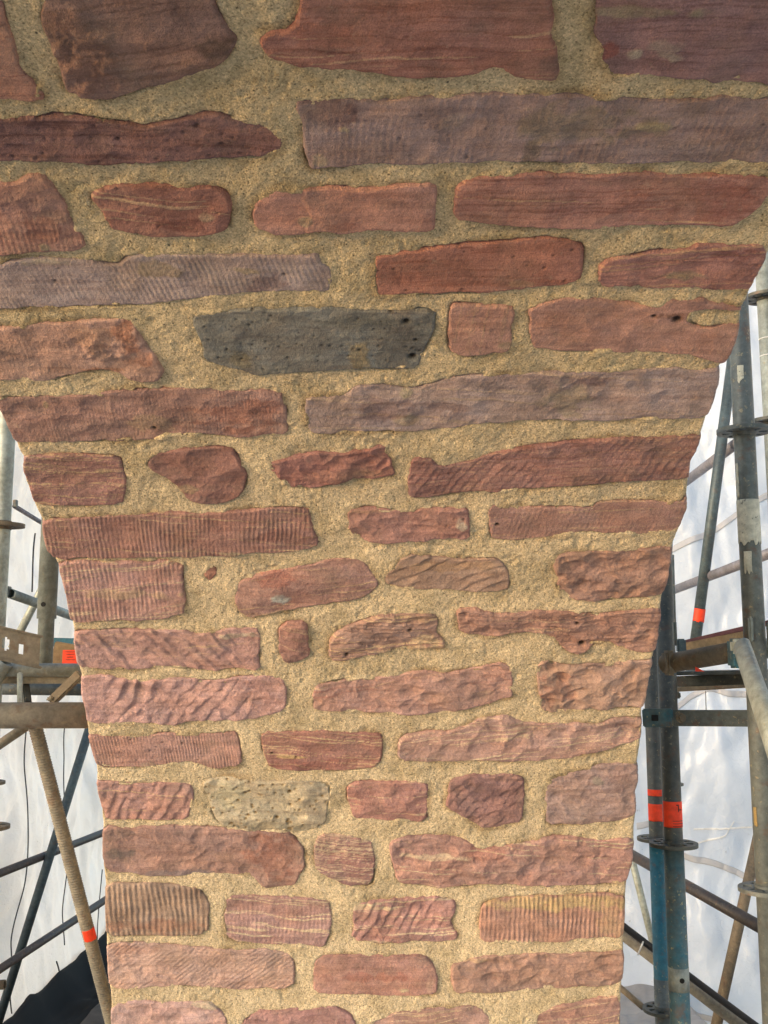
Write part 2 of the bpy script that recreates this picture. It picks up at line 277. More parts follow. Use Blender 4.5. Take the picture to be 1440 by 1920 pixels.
S([(652,1475),(670,1465),(720,1465),(760,1466),(802,1465),(802,1500),(800,1540),(745,1540),(700,1535),(665,1532),(660,1520),(652,1495)], c=(174,114,100), r=6, rs=44, vein=(0,.10,13,(214,184,150)), bul=(0,0,4), proud=6)
S([(845,1462),(880,1452),(920,1455),(955,1449),(982,1457),(984,1485),(977,1540),(950,1545),(910,1554),(880,1537),(850,1520),(835,1507),(840,1485)], c=(150,102,94), r=6, rs=28, fur=(50,17,1.6), proud=5, label="five-sided purplish block, pointed at the left")
S([(1027,1465),(1060,1452),(1100,1437),(1145,1435),(1197,1431),(1199,1465),(1192,1485),(1196,1520),(1180,1535),(1135,1540),(1080,1545),(1025,1545),(1024,1510)], c=(158,122,110), r=5, rs=24, patch=[(1160,1460,40,30,(138,106,98),.5),(1120,1460,14,10,(150,148,130),.6)], proud=4)
S([(192,1550),(250,1551),(325,1549),(390,1550),(450,1557),(540,1560),(555,1570),(570,1590),(572,1620),(562,1640),(550,1660),(525,1662),(495,1662),(470,1642),(440,1637),(365,1640),(320,1642),(250,1637),(200,1630),(191,1600)], c=(160,114,98), r=6, rs=40, patch=[(222,1600,30,12,(98,90,88),.85),(225,1565,30,12,(122,104,96),.7),(515,1600,60,55,(146,92,74),.6),(400,1580,70,16,(140,116,112),.6),(330,1636,100,8,(132,122,122),.7)], chip=2, proud=5,
  label="broad brown and pink block with dark smudges and a hanging right corner, at the left edge")
S([(600,1565),(650,1565),(695,1575),(702,1600),(702,1630),(697,1660),(650,1657),(610,1642),(590,1625),(590,1590)], c=(156,104,94), r=3.5, rs=24, vein=(-5,.42,6,(212,186,156)), lay=2, proud=5, label="small block densely striped with cream veins")
S([(732,1580),(755,1570),(805,1567),(860,1570),(910,1590),(970,1585),(1010,1575),(1045,1567),(1120,1575),(1192,1570),(1186,1620),(1179,1650),(1155,1657),(1110,1657),(1020,1659),(945,1657),(905,1654),(870,1662),(810,1662),(750,1652),(737,1635),(732,1610)], c=(170,118,102), r=9, rs=44, vein=(-3,.05,16,(214,196,160)), patch=[(800,1605,70,6,(208,190,158),.7),(910,1600,40,20,(150,96,84),.5)], chip=3, proud=7)
S([(196,1656),(275,1657),(360,1660),(380,1670),(392,1700),(390,1752),(300,1754),(198,1754),(196,1710)], c=(160,124,98), r=2.5, rs=50, tool=(91,12.5,3.2,.1), patch=[(300,1735,110,14,(160,104,82),.5)], proud=3,
  label="olive brown block with bold upright corduroy ribs, at the left edge")
S([(425,1680),(480,1680),(575,1682),(615,1690),(622,1715),(617,1755),(607,1775),(575,1772),(525,1770),(450,1765),(425,1755),(422,1725)], c=(170,120,108), r=3, rs=40, vein=(-5,.30,13,(218,194,160)), lay=1.5, tool=(88,10,.8,.05), proud=4, label="pink block with broad level cream bands, beside the ribbed one")
S([(665,1695),(700,1690),(720,1687),(770,1684),(820,1681),(850,1687),(855,1705),(842,1727),(860,1752),(855,1762),(820,1766),(770,1762),(720,1770),(690,1765),(665,1760),(662,1720)], c=(172,116,104), r=6, rs=30, fur=(62,21,3.2), vein=(4,.12,16,(216,194,160)), proud=5)
S([(902,1697),(935,1685),(1020,1679),(1095,1677),(1145,1675),(1174,1680),(1172,1720),(1168,1760),(1120,1757),(1045,1765),(970,1766),(905,1765),(899,1730)], c=(178,122,98), r=2, rs=50, tool=(90,10.8,2.8,.1), patch=[(1060,1692,170,16,(196,172,124),.85),(1150,1730,30,40,(178,150,112),.5)], proud=4,
  label="red block with bold upright ribs and a sandy band along its top, at the right edge")
S([(199,1770),(260,1767),(350,1775),(425,1780),(490,1779),(540,1785),(552,1805),(550,1852),(450,1855),(350,1847),(275,1851),(203,1851),(200,1810)], c=(182,136,116), r=4, rs=22, fur=(38,9,1.4), patch=[(250,1780,60,12,(162,116,96),.5)], proud=5)
S([(592,1802),(610,1792),(720,1791),(795,1792),(812,1810),(820,1835),(817,1865),(770,1866),(720,1865),(650,1863),(590,1860),(589,1830)], c=(174,116,98), r=3, rs=70, bul=(0,0,4), patch=[(757,1855,12,8,(196,176,140),.9),(700,1830,90,10,(160,92,76),.5),(806,1840,10,22,(206,170,146),.6)], proud=5, label="smooth evenly red block with rounded right corners, near the bottom")
S([(852,1805),(920,1792),(1020,1787),(1095,1787),(1150,1782),(1171,1780),(1169,1845),(1120,1847),(1045,1850),(970,1855),(905,1862),(855,1860),(850,1835)], c=(168,120,98), r=7, rs=30, chip=3, patch=[(890,1800,40,6,(206,176,140),.7)], proud=6)
S([(207,1877),(280,1876),(350,1880),(385,1877),(415,1895),(427,1915),(430,1985),(210,1985)], c=(194,144,130), r=5, rs=28, patch=[(385,1885,30,8,(206,190,158),.8)], proud=4)
S([(452,1915),(475,1900),(550,1892),(600,1890),(625,1885),(655,1900),(665,1920),(668,1985),(450,1985)], c=(172,114,104), r=5, rs=40, proud=6)
S([(692,1915),(750,1895),(795,1892),(860,1885),(900,1890),(920,1910),(922,1985),(695,1985)], c=(174,124,106), r=4, rs=40, vein=(6,.15,10,(210,184,150)), proud=4)
S([(1005,1900),(1045,1885),(1120,1872),(1165,1865),(1162,1985),(1003,1985)], c=(168,116,98), r=5, rs=36, vein=(8,.2,9,(210,180,146)), proud=4)

arch = thing('stone_arch', 'underside of a red sandstone arch with wide sandy mortar joints, filling the view', 'stone arch', (0, 2.5, 0))

# ---- materials
def new_mat(name):
    m = bpy.data.materials.new(name); m.use_nodes = True
    n = m.node_tree.nodes; b = n['Principled BSDF']
    return m, n, m.node_tree.links, b
def N(nodes, t, **k):
    nd = nodes.new(t)
    for a, v in k.items(): setattr(nd, a, v)
    return nd
def mixc(n, l, fac, a, b, blend='MIX'):
    m = N(n, 'ShaderNodeMix', data_type='RGBA', blend_type=blend)
    for sock, v in ((0, fac), (6, a), (7, b)):
        if isinstance(v, bpy.types.NodeSocket): l.new(v, m.inputs[sock])
        elif v is not None: m.inputs[sock].default_value = v
    return m.outputs[2]
def noise(n, l, vec, scale, detail=3, rough=.6, dist=0):
    t = N(n, 'ShaderNodeTexNoise'); t.inputs['Scale'].default_value = scale
    t.inputs['Detail'].default_value = detail; t.inputs['Roughness'].default_value = rough
    t.inputs['Distortion'].default_value = dist
    if vec is not None: l.new(vec, t.inputs['Vector'])
    return t.outputs['Fac']
def ramp(n, l, fac, stops):
    r = N(n, 'ShaderNodeValToRGB'); e = r.color_ramp.elements
    while len(e) < len(stops): e.new(0.5)
    for k, (p, c) in enumerate(stops):
        e[k].position = p; e[k].color = c if len(c) == 4 else (*c, 1)
    l.new(fac, r.inputs[0]); return r.outputs[0]
def math_(n, l, op, a, b=0.5):
    m = N(n, 'ShaderNodeMath', operation=op)
    for k, v in enumerate((a, b)):
        if isinstance(v, bpy.types.NodeSocket): l.new(v, m.inputs[k])
        else: m.inputs[k].default_value = v
    return m.outputs[0]
G = lambda v: (v, v, v, 1)

def stone_mat():
    m, n, l, b = new_mat('sandstone')
    tc = N(n, 'ShaderNodeTexCoord').outputs['Object']
    col = N(n, 'ShaderNodeVertexColor', layer_name='Col').outputs[0]
    n1 = noise(n, l, tc, 28, 5, .65)
    n2 = noise(n, l, tc, 420, 3, .7)
    n3 = noise(n, l, tc, 9, 3, .6)
    c = mixc(n, l, 1.0, col, ramp(n, l, n1, [(.28, (.66, .66, .68)), (.5, (1, 1, 1)), (.72, (1.26, 1.24, 1.2))]), 'MULTIPLY')
    c = mixc(n, l, 1.0, c, ramp(n, l, n2, [(.3, (.76, .76, .76)), (.5, (1.03, 1.03, 1.03)), (.7, (1.28, 1.28, 1.28))]), 'MULTIPLY')
    mp = N(n, 'ShaderNodeMapping'); l.new(tc, mp.inputs[0]); mp.inputs['Scale'].default_value = (7, 95, 95)
    mp.inputs['Rotation'].default_value = (0, math.radians(3), math.radians(2))
    nb = noise(n, l, mp.outputs[0], 1.0, 5, .7, .4)
    c = mixc(n, l, 1.0, c, ramp(n, l, nb, [(.32, (.80, .76, .76)), (.5, (1, 1, 1)), (.68, (1.17, 1.19, 1.19))]), 'MULTIPLY')
    n4 = noise(n, l, tc, 75, 5, .75)
    c = mixc(n, l, math_(n, l, 'MULTIPLY', ramp(n, l, n4, [(.60, G(0)), (.68, G(1))]), .28), c, (.50, .38, .28, 1))
    c = mixc(n, l, math_(n, l, 'MULTIPLY', ramp(n, l, n3, [(.5, G(0)), (.75, G(1))]), .30), c, (.26, .20, .14, 1))
    l.new(c, b.inputs['Base Color'])
    b.inputs['Roughness'].default_value = .88; b.inputs['Specular IOR Level'].default_value = .25
    h = math_(n, l, 'ADD', math_(n, l, 'ADD', math_(n, l, 'MULTIPLY', noise(n, l, tc, 520, 3, .7), .5), math_(n, l, 'MULTIPLY', nb, .5)), math_(n, l, 'MULTIPLY', noise(n, l, tc, 130, 4, .65), 1.3))
    bp = N(n, 'ShaderNodeBump'); bp.inputs['Strength'].default_value = .85; bp.inputs['Distance'].default_value = .0036
    l.new(h, bp.inputs['Height']); l.new(bp.outputs[0], b.inputs['Normal'])
    return m
def mortar_mat():
    m, n, l, b = new_mat('lime_mortar')
    tc = N(n, 'ShaderNodeTexCoord').outputs['Object']
    col = N(n, 'ShaderNodeVertexColor', layer_name='Col').outputs[0]
    n1 = noise(n, l, tc, 14, 5, .65)
    c = mixc(n, l, 1.0, col, ramp(n, l, n1, [(.3, (.76, .75, .70)), (.5, (1, 1, 1)), (.7, (1.14, 1.14, 1.14))]), 'MULTIPLY')
    v = N(n, 'ShaderNodeTexVoronoi'); v.inputs['Scale'].default_value = 430; l.new(tc, v.inputs['Vector'])
    sep = N(n, 'ShaderNodeSeparateColor'); l.new(v.outputs['Color'], sep.inputs[0])
    grain = ramp(n, l, sep.outputs[0], [(0, (.55, .53, .5)), (.12, (.82, .81, .79)), (.5, (1, 1, 1)), (.9, (1.15, 1.15, 1.13)), (1, (1.35, 1.35, 1.3))])
    c = mixc(n, l, 1.0, c, grain, 'MULTIPLY')
    n2 = noise(n, l, tc, 300, 3, .7)
    c = mixc(n, l, 1.0, c, ramp(n, l, n2, [(.3, (.74, .73, .7)), (.5, (1, 1, 1)), (.72, (1.22, 1.22, 1.2))]), 'MULTIPLY')
    v2 = N(n, 'ShaderNodeTexVoronoi'); v2.inputs['Scale'].default_value = 120; l.new(tc, v2.inputs['Vector'])
    sep2 = N(n, 'ShaderNodeSeparateColor'); l.new(v2.outputs['Color'], sep2.inputs[0])
    speck = math_(n, l, 'MULTIPLY', math_(n, l, 'LESS_THAN', v2.outputs['Distance'], .19), math_(n, l, 'GREATER_THAN', sep2.outputs[1], .90))
    c = mixc(n, l, math_(n, l, 'MULTIPLY', speck, .75), c, (.05, .042, .032, 1))
    l.new(c, b.inputs['Base Color'])
    b.inputs['Roughness'].default_value = .95; b.inputs['Specular IOR Level'].default_value = .15
    h = math_(n, l, 'ADD', math_(n, l, 'MULTIPLY', noise(n, l, tc, 260, 4, .8), 1.0), math_(n, l, 'MULTIPLY', v.outputs['Distance'], -.4))
    h = math_(n, l, 'ADD', h, math_(n, l, 'MULTIPLY', noise(n, l, tc, 90, 3, .6), 1.2))
    h = math_(n, l, 'SUBTRACT', h, math_(n, l, 'MULTIPLY', speck, .6))
    bp = N(n, 'ShaderNodeBump'); bp.inputs['Strength'].default_value = .9; bp.inputs['Distance'].default_value = .0038
    l.new(h, bp.inputs['Height']); l.new(bp.outputs[0], b.inputs['Normal'])
    return m
M_STONE = stone_mat(); M_MORTAR = mortar_mat()

PXM = 1.0 / F_PX
def wallpt(px, py): return to_wall(px, py)

# mortar grid ------------------------------------------------------
S0, S1 = -0.74, R * math.radians(112)
GM = 0.0024
ns = int((S1 - S0) / GM); nu = int(1.36 / GM)
sv = np.linspace(S0, S1, ns + 1)
tu = np.linspace(0, 1, nu + 1)
L_ = eL(sv); R_ = eR(sv)
UU = L_[:, None] + 0.0012 + (R_ - L_ - 0.0024)[:, None] * tu[None, :]
SS = np.repeat(sv[:, None], nu + 1, 1)
SD = np.full(UU.shape, -0.05)

def add_sd(P, lo, hi):
    j0 = max(int((lo[1] - .03 - S0) / (S1 - S0) * ns), 0); j1 = min(int((hi[1] + .03 - S0) / (S1 - S0) * ns) + 2, ns + 1)
    if j1 <= j0: return
    X = UU[j0:j1]; Y = SS[j0:j1]
    ucol = X.mean(0)
    i0 = max(int(np.searchsorted(ucol, lo[0] - .05)) - 8, 0); i1 = min(int(np.searchsorted(ucol, hi[0] + .05)) + 8, nu + 1)
    d = poly_sd(P, X[:, i0:i1], Y[:, i0:i1])
    SD[j0:j1, i0:i1] = np.maximum(SD[j0:j1, i0:i1], d)

def round_poly(P):
    """one pass of corner cutting keeps the traced outline but removes the kinks"""
    Q = []
    n = len(P)
    for i in range(n):
        a = P[i]; b = P[(i + 1) % n]
        Q.append(a * .82 + b * .18); Q.append(a * .18 + b * .82)
    return np.array(Q)

def build_stone(P, k, seed, GS=0.0016, parent=arch):
    rng = np.random.RandomState(seed)
    lo = P.min(0); hi = P.max(0)
    lo_ = lo - .008; hi_ = hi + .008
    nx = int((hi_[0] - lo_[0]) / GS); ny = int((hi_[1] - lo_[1]) / GS)
    X, Y = np.meshgrid(np.linspace(lo_[0], hi_[0], nx + 1), np.linspace(lo_[1], hi_[1], ny + 1))
    d = poly_sd(P, X, Y)
    # distance measured to the traced outline, made uneven; arch arrises stay crisp
    eg = np.minimum(X - eL(Y), eR(Y) - X)
    nearedge = 1 - sstep(.006, .02, eg)
    d = d + (fbm(X * 24, Y * 24, seed, 5, .62) * .0055 * (.5 + vnoise(X * 16, Y * 16, seed + 2)) + .0014) * (1 - .6 * nearedge)
    rs = k.get('rs', 40) / 1000.0
    r = k.get('r', 4) / 1000.0
    ox, oy = rng.rand(2) * 50
    wx = X + fbm(X / rs * .8 + ox, Y / rs * .8, seed + 9, 2) * rs * .12
    wy = Y + fbm(X / rs * .8, Y / rs * .8 + oy, seed + 19, 2) * rs * .12
    h = fbm(wx / (rs * 2.6) + ox, wy / (rs * 1.6) + oy, seed, 6, .58) * r * .85
    sc = np.full(X.shape, 1.0)
    ncell = int(np.clip((hi[0] - lo[0]) * (hi[1] - lo[1]) / (rs * rs * .55), 5, 60))
    for _ in range(ncell):
        cx, cy = rng.rand(2) * (hi - lo) * 1.1 + lo - (hi - lo) * .05
        aa = rng.normal(0, .5); an = rng.uniform(.45, .8)
        dx = (wx - cx) * math.cos(aa) + (wy - cy) * math.sin(aa); dy = (-(wx - cx) * math.sin(aa) + (wy - cy) * math.cos(aa)) / an
        tilt = rng.normal(0, .35, 2)
        sc = np.minimum(sc, rng.uniform(-.5, .4) + (dx * dx + dy * dy) / (rs * .75) ** 2 + (tilt[0] * dx + tilt[1] * dy) / rs)
    sc = np.clip(sc, -1, 1.2)
    h += (sc - sc.mean()) * r * .55
    h += fbm(X * 150, Y * 150, seed + 12, 3, .6) * r * .10
    cb = np.array(k['c'], float) * k.get('gain', 1.0); cb = cb + ((cb.mean() - cb) * .33 + np.array((6, 5, 6)) if 'kind' not in k else 0)
    col = np.ones(X.shape + (3,)) * lin(cb)
    # big tonal drift and clouding of the stone itself
    tone = fbm(X / .10 + ox, Y / .05 + oy, seed + 40, 3)
    col *= (1 + .16 * tone)[..., None]
    warm = fbm(X / .06 + oy, Y / .04 + ox, seed + 41, 3)
    col[..., 0] *= 1 + .07 * warm; col[..., 2] *= 1 - .09 * warm
    gm = sstep(.1, .6, fbm(X / .05 + 3 * ox, Y / .03, seed + 43, 4)) * .28
    col = col * (1 - gm[..., None]) + lin((122, 104, 92)) * gm[..., None]
    if 'chip' in k:      # conchoidal chips
        cc = rng.rand(9, 2) * (hi - lo) + lo
        for q in cc:
            rr = rng.uniform(.015, .035); a = rng.rand() * 3.14
            dx = (X - q[0]) * math.cos(a) + (Y - q[1]) * math.sin(a); dy = -(X - q[0]) * math.sin(a) + (Y - q[1]) * math.cos(a)
            t = 1 - np.sqrt((dx / rr) ** 2 + (dy / rr / .6) ** 2) + .25 * fbm(X * 50, Y * 50, seed + 6, 2)
            h -= sstep(0, .5, t) * k['chip'] / 1000 * 1.1 * (1 + .5 * dx / rr)
    if 'lay' in k:
        ly = wy / .011 + fbm(X * 9, Y * 30, seed + 30, 2) * 1.2
        f = ly - np.floor(ly)
        h += (vnoise(np.floor(ly) + X * 14, np.floor(ly) * 3.1, seed) - .5) * k['lay'] / 1000 + (f - .5) * k['lay'] / 1000 * .5
    if 'bul' in k:
        dm = max(d.max(), .01)
        h += sstep(0, 1, d / dm) * k['bul'][2] / 1000
    for key in ('vein', 'vein2'):
        if key in k:
            a, amt, sp, vc = k[key]
            a = math.radians(a); sp /= 1000.0
            al = X * math.cos(a) + Y * math.sin(a); ac = -X * math.sin(a) + Y * math.cos(a)
            ac = ac + fbm(al / .09 + ox, ac / .05, seed + 50, 2) * .007 + fbm(al / .02, ac / .02, seed + 51, 2) * .0012
            v = vnoise(al / .22 + ox, ac / sp * 3.0 + oy, seed + 52) * .62 + vnoise(al / .09, ac / sp * 8 + ox, seed + 53) * .38
            th = 1 - amt * 1.05
            th = .5 + (th - .5) * .62
            mk = sstep(th, th + .05, v) * (.45 + .55 * vnoise(al / .03 + 9, ac / .006, seed + 54))
            mk = mk * (.95 if sum(vc) > 400 else .5)
            col = col * (1 - mk[..., None]) + lin(vc) * mk[..., None]
            h += mk * (.0006 if sum(vc) > 400 else -.0003)
    if 'tool' in k:
        a, per, dep, pale = k['tool']
        a = math.radians(a); per /= 1000.0; dep /= 1000.0
        ac = X * math.sin(a) - Y * math.cos(a)
        al = X * math.cos(a) + Y * math.sin(a)
        ph = ac / per + fbm(X * 10 + ox, Y * 10, seed + 60, 2) * .55 + fbm(X * 45, Y * 45, seed + 62, 2) * .12
        wv = np.cos(ph * 2 * math.pi)
        wv = np.sign(wv) * np.abs(wv) ** .8
        am = .30 + .55 * sstep(-.3, .3, fbm(X * 20 + ox, Y * 28 + oy, seed + 61, 3))
        am *= .75 + .5 * vnoise(np.floor(ph), al * 18, seed + 63)
        h += wv * dep * .5 * am
        if pale > 0:
            pk = sstep(.3, .9, wv) * pale * am * .75
            col = col * (1 - pk[..., None]) + lin((196, 172, 150)) * pk[..., None]
    if 'fur' in k:
        a, per, dep = k['fur']
        a = math.radians(a); per /= 1000.0; dep /= 1000.0
        ac = X * math.sin(a) - Y * math.cos(a); al = X * math.cos(a) + Y * math.sin(a)
        ph = ac / per + fbm(X * 9 + ox, Y * 9, seed + 70, 3) * .9 + fbm(X * 60, Y * 60 + oy, seed + 72, 2) * .10
        f = ph - np.floor(ph)
        saw = np.where(f < .72, f / .72, (1 - f) / .28)
        cellr = vnoise(np.floor(ph) * 3.3, al / (per * 1.6), seed + 71)
        am = (.15 + 1.1 * cellr) * sstep(-.35, .2, fbm(X * 22 + oy, Y * 26, seed + 73, 3) + .1)
        h += fbm(X * 90, Y * 90, seed + 74, 3) * dep * .16
        if 'furx' in k:
            x0 = wallpt(k['furx'][0], 1310)[0]; x1 = wallpt(k['furx'][1], 1310)[0]
            am = am * sstep(x0 - .06, x0 + .01, X) * (1 - sstep(x1 - .01, x1 + .01, X))
        h += (sstep(0, 1, saw) - .5) * dep * am
    if 'lump' in k:
        lx, ly_ = wallpt(k['lump'][0], k['lump'][1]); zz = .0008
        t = sstep(1.2, .4, np.sqrt(((X - lx) / (k['lump'][2] * zz)) ** 2 + ((Y - ly_) / (k['lump'][3] * zz)) ** 2))
        h += t * k['lump'][4] / 1000 * (fbm(X * 55, Y * 55, seed + 80, 4) * 1.8 + .4)
    if 'step' in k:
        x0 = wallpt(k['step'][0], 390)[0]
        h += sstep(-.004, .004, X - x0 + fbm(X * 40, Y * 40, seed + 81, 2) * .008) * k['step'][2] / 1000
    if 'patch' in k:
        for q, (px, py, rx, ry, pc, st) in enumerate(k['patch']):
            cx, cy = wallpt(px, py)
            ax = abs(wallpt(px + rx, py)[0] - cx); ay = abs(wallpt(px, py + ry)[1] - cy)
            t = 1 - np.sqrt(((X - cx) / ax) ** 2 + ((Y - cy) / ay) ** 2) + .75 * fbm(X * 45 + q, Y * 60, seed + 90 + q, 4)
            mk = sstep(0, .45, t) * st * (.75 + .25 * fbm(X * 160, Y * 160, seed + q, 2))
            mk = np.clip(mk, 0, 1)
            col = col * (1 - mk[..., None]) + lin(pc) * mk[..., None]
            if abs(pc[0] - pc[1]) < 34 and pc[0] > 140: h += mk * .0012     # smeared mortar lies on the face
    def pit(x, y, rad, dark, pc=(40, 32, 26)):
        nonlocal h, col
        jx = int((x - lo_[0]) / (hi_[0] - lo_[0]) * nx); jy = int((y - lo_[1]) / (hi_[1] - lo_[1]) * ny)
        wd = int(rad * 2.6 / GS) + 3
        a0, a1, b0, b1 = max(jy - wd, 0), min(jy + wd, ny + 1), max(jx - wd, 0), min(jx + wd, nx + 1)
        if a1 <= a0 or b1 <= b0: return
        q = ((X[a0:a1, b0:b1] - x) ** 2 + ((Y[a0:a1, b0:b1] - y) * 1.2) ** 2) / rad ** 2
        g = np.exp(-q * 1.1)
        h[a0:a1, b0:b1] -= g * rad * 1.1
        gg = (np.clip(g * 1.5, 0, 1) * dark)[..., None]
        col[a0:a1, b0:b1] = col[a0:a1, b0:b1] * (1 - gg) + lin(pc) * gg
    if 'pits' in k:
        npit, rad, dark = k['pits']
        for _ in range(npit):
            x, y = rng.rand(2) * (hi - lo) + lo
            pit(x, y, rad / 1000 * rng.uniform(.5, 1.35), dark * rng.uniform(.4, 1), k.get('pitcol', (48, 38, 30)))
    for (px, py, rm) in k.get('bigpits', []):
        x, y = wallpt(px, py); pit(x, y, rm / 1000, .9)
    h += fbm(X * 260, Y * 260, seed + 7, 2) * .0005
    h += k.get('proud', 4) * .62 / 1000.0 + rng.uniform(-.3, 1) * .001
    # worn arris, then down below the mortar
    rad = .0038 * (1 + .6 * fbm(X * 30, Y * 30, seed + 8, 2))
    t = np.clip(d / rad, -1.0, 1)
    drop = np.where(t > 0, (1 - np.sqrt(np.clip(1 - (1 - t) ** 2, 0, 1))) * .0052, .0052 - t * .008)
    h = h - drop
    cell = d > -.0045
    egc = np.minimum(X - (eL(Y) - .0005), (eR(Y) + .0005) - X)
    cell &= egc > -.0005
    mask = cell[:-1, :-1] & cell[1:, 1:] & cell[1:, :-1] & cell[:-1, 1:]
    # keep the arris at the arch edge rounded too
    te = np.clip(eg / .005, 0, 1)
    h = h - (1 - np.sqrt(np.clip(1 - (1 - te) ** 2, 0, 1))) * .004
    # trim the freest corners of the cell staircase by pulling border vertices to the arch edge
    Xc = np.clip(X, eL(Y) - .0006, eR(Y) + .0006)
    top = wall(Xc, Y, h); bot = wall(Xc, Y, np.full(h.shape, -.11))
    nm = k.get('kind', 'sandstone_block')
    me = cells_mesh(nm, top, bot, mask, col)
    if parent is None: return me
    o = link(nm, me, M_STONE, parent)
    if 'label' in k: o['label'] = k['label']
    return o

for i, (poly, k) in enumerate(STONES):
    k['gain'] = 1.20 if i < 17 else (1.11 if i < 27 else 1.06)
    if 'kind' in k: k['gain'] = 1.0
    if i < 17:
        k['r'] *= .62
        if 'tool' in k: k['tool'] = k['tool'][:2] + (k['tool'][2] * .6, k['tool'][3])
    P = round_poly(np.array([to_wall(x, y) for x, y in poly]))
    add_sd(P, P.min(0), P.max(0))
    build_stone(P, k, 100 + i * 7)
# courses the photo does not show: above the frame (towards the crown) and below it (down to the ground)
rng = np.random.RandomState(11)
extra = []
def courses(s_a, s_b, dirn):
    s = s_a
    while (s < s_b) if dirn > 0 else (s > s_b):
        hgt = rng.uniform(.09, .13)
        lo, hi = (s, s + hgt) if dirn > 0 else (s - hgt, s)
        u = float(eL(lo)) - .02 + rng.uniform(-.2, 0)
        while u < eR(lo):
            wd = rng.uniform(.2, .48)
            a, b = max(u, float(eL(lo)) - .002), min(u + wd, float(eR(lo)) + .002)
            if b - a > .06:
                j = lambda: rng.uniform(-.007, .007)
                extra.append(np.array([(a + j(), lo + j()), ((a + b) / 2, lo + j()), (b + j(), lo + j()), (b + j(), (lo + hi) / 2), (b + j(), hi + j()), ((a + b) / 2, hi + j()), (a + j(), hi + j())]))
            u += wd + rng.uniform(.03, .05)
        s += dirn * (hgt + rng.uniform(.03, .045))
s_top = to_wall(720, -90)[1] + .035; s_bot = to_wall(720, 1985)[1] - .035
courses(s_top, S1 - .15, 1); courses(s_bot, S0 + .02, -1)
ms = []
for q, P in enumerate(extra):
    P = round_poly(P); add_sd(P, P.min(0), P.max(0))
    c = np.array((158, 108, 92)) + rng.uniform(-16, 16) + np.array((rng.uniform(-6, 12), 0, 0))
    ms.append(build_stone(P, dict(c=tuple(c), r=rng.uniform(3, 7), rs=rng.uniform(28, 60), proud=5, vein=(rng.uniform(-8, 8), .15, 10, PALE)), 900 + q, GS=.004, parent=None))
bm = bmesh.new()
for me in ms: bm.from_mesh(me)
big = bpy.data.meshes.new('outer_masonry'); bm.to_mesh(big); bm.free()
for me in ms: bpy.data.meshes.remove(me)
o = link('outer_masonry', big, M_STONE, arch); o['kind'] = 'stuff'

# mortar height and colour
H = fbm(UU * 14, SS * 14, 1, 4, .5) * .0048 + fbm(UU * 70, SS * 70, 2, 4, .68) * .0016 + fbm(UU * 190, SS * 190, 3, 2) * .0010
pith = sstep(.72, .9, vnoise(UU * 75, SS * 75, 21)) * .0022 * sstep(.4, .7, vnoise(UU * 12, SS * 12, 22))
H -= pith
dd = SD + fbm(UU * 55, SS * 55, 5, 3) * .004
near = sstep(-.012, 0.0, dd)
H += near * (fbm(UU * 22, SS * 22, 6, 3) * .0022 - .0006)
lap = fbm(UU * 26 + 7, SS * 26, 8, 4)
lp = np.clip(lap, 0, 1)
H += near * (1 - sstep(.0, .012, dd)) * lp * .005
H -= sstep(.001 + lp * .008, .007 + lp * .014, dd) * .016
eg = np.minimum(UU - L_[:, None] - .0012, R_[:, None] - .0012 - UU)
te = np.clip(eg / .007, 0, 1)
H -= (1 - np.sqrt(np.clip(1 - (1 - te) ** 2, 0, 1))) * .006
gap = np.exp(-((SD + .0006) / .0019) ** 2) * sstep(.12, .32, fbm(UU * 10 + 4, SS * 13, 44, 4))
H -= gap * .005
base = np.ones(UU.shape + (3,)) * lin((211, 189, 156))
tone = fbm(UU * 6, SS * 6, 31, 3)
base *= (1 + .10 * tone)[..., None]
# damp brown halo that clings to some stones, and grey-green bloom in places
halo = sstep(-.016, -.002, dd) * sstep(.05, .4, fbm(UU * 9 + 3, SS * 12, 33, 3)) * .42
base = base * (1 - halo[..., None]) + lin((132, 98, 56)) * halo[..., None]
gr = sstep(.05, .5, fbm(UU * 7 + 13, SS * 7, 35, 4)) * .25
base = base * (1 - gr[..., None]) + lin((182, 164, 132)) * gr[..., None]
base = base * (1 - .65 * gap[..., None])          # darker along the open crack
# pointing slightly less blue towards the crown
crown_t = sstep(R * math.radians(47), R * math.radians(66), SS + fbm(UU * 8, SS * 8, 36, 3) * .2)
base = base * (1 - .0 * crown_t)[..., None]
base[..., 2] *= 1 - .06 * crown_t
top = wall(UU, SS, H)
bot = wall(UU, SS, np.full(H.shape, -.42))
me = cells_mesh('mortar', top, bot, np.ones((ns, nu), bool), base, back=True)
# long side faces of the arch ring
link('mortar', me, M_MORTAR, arch)

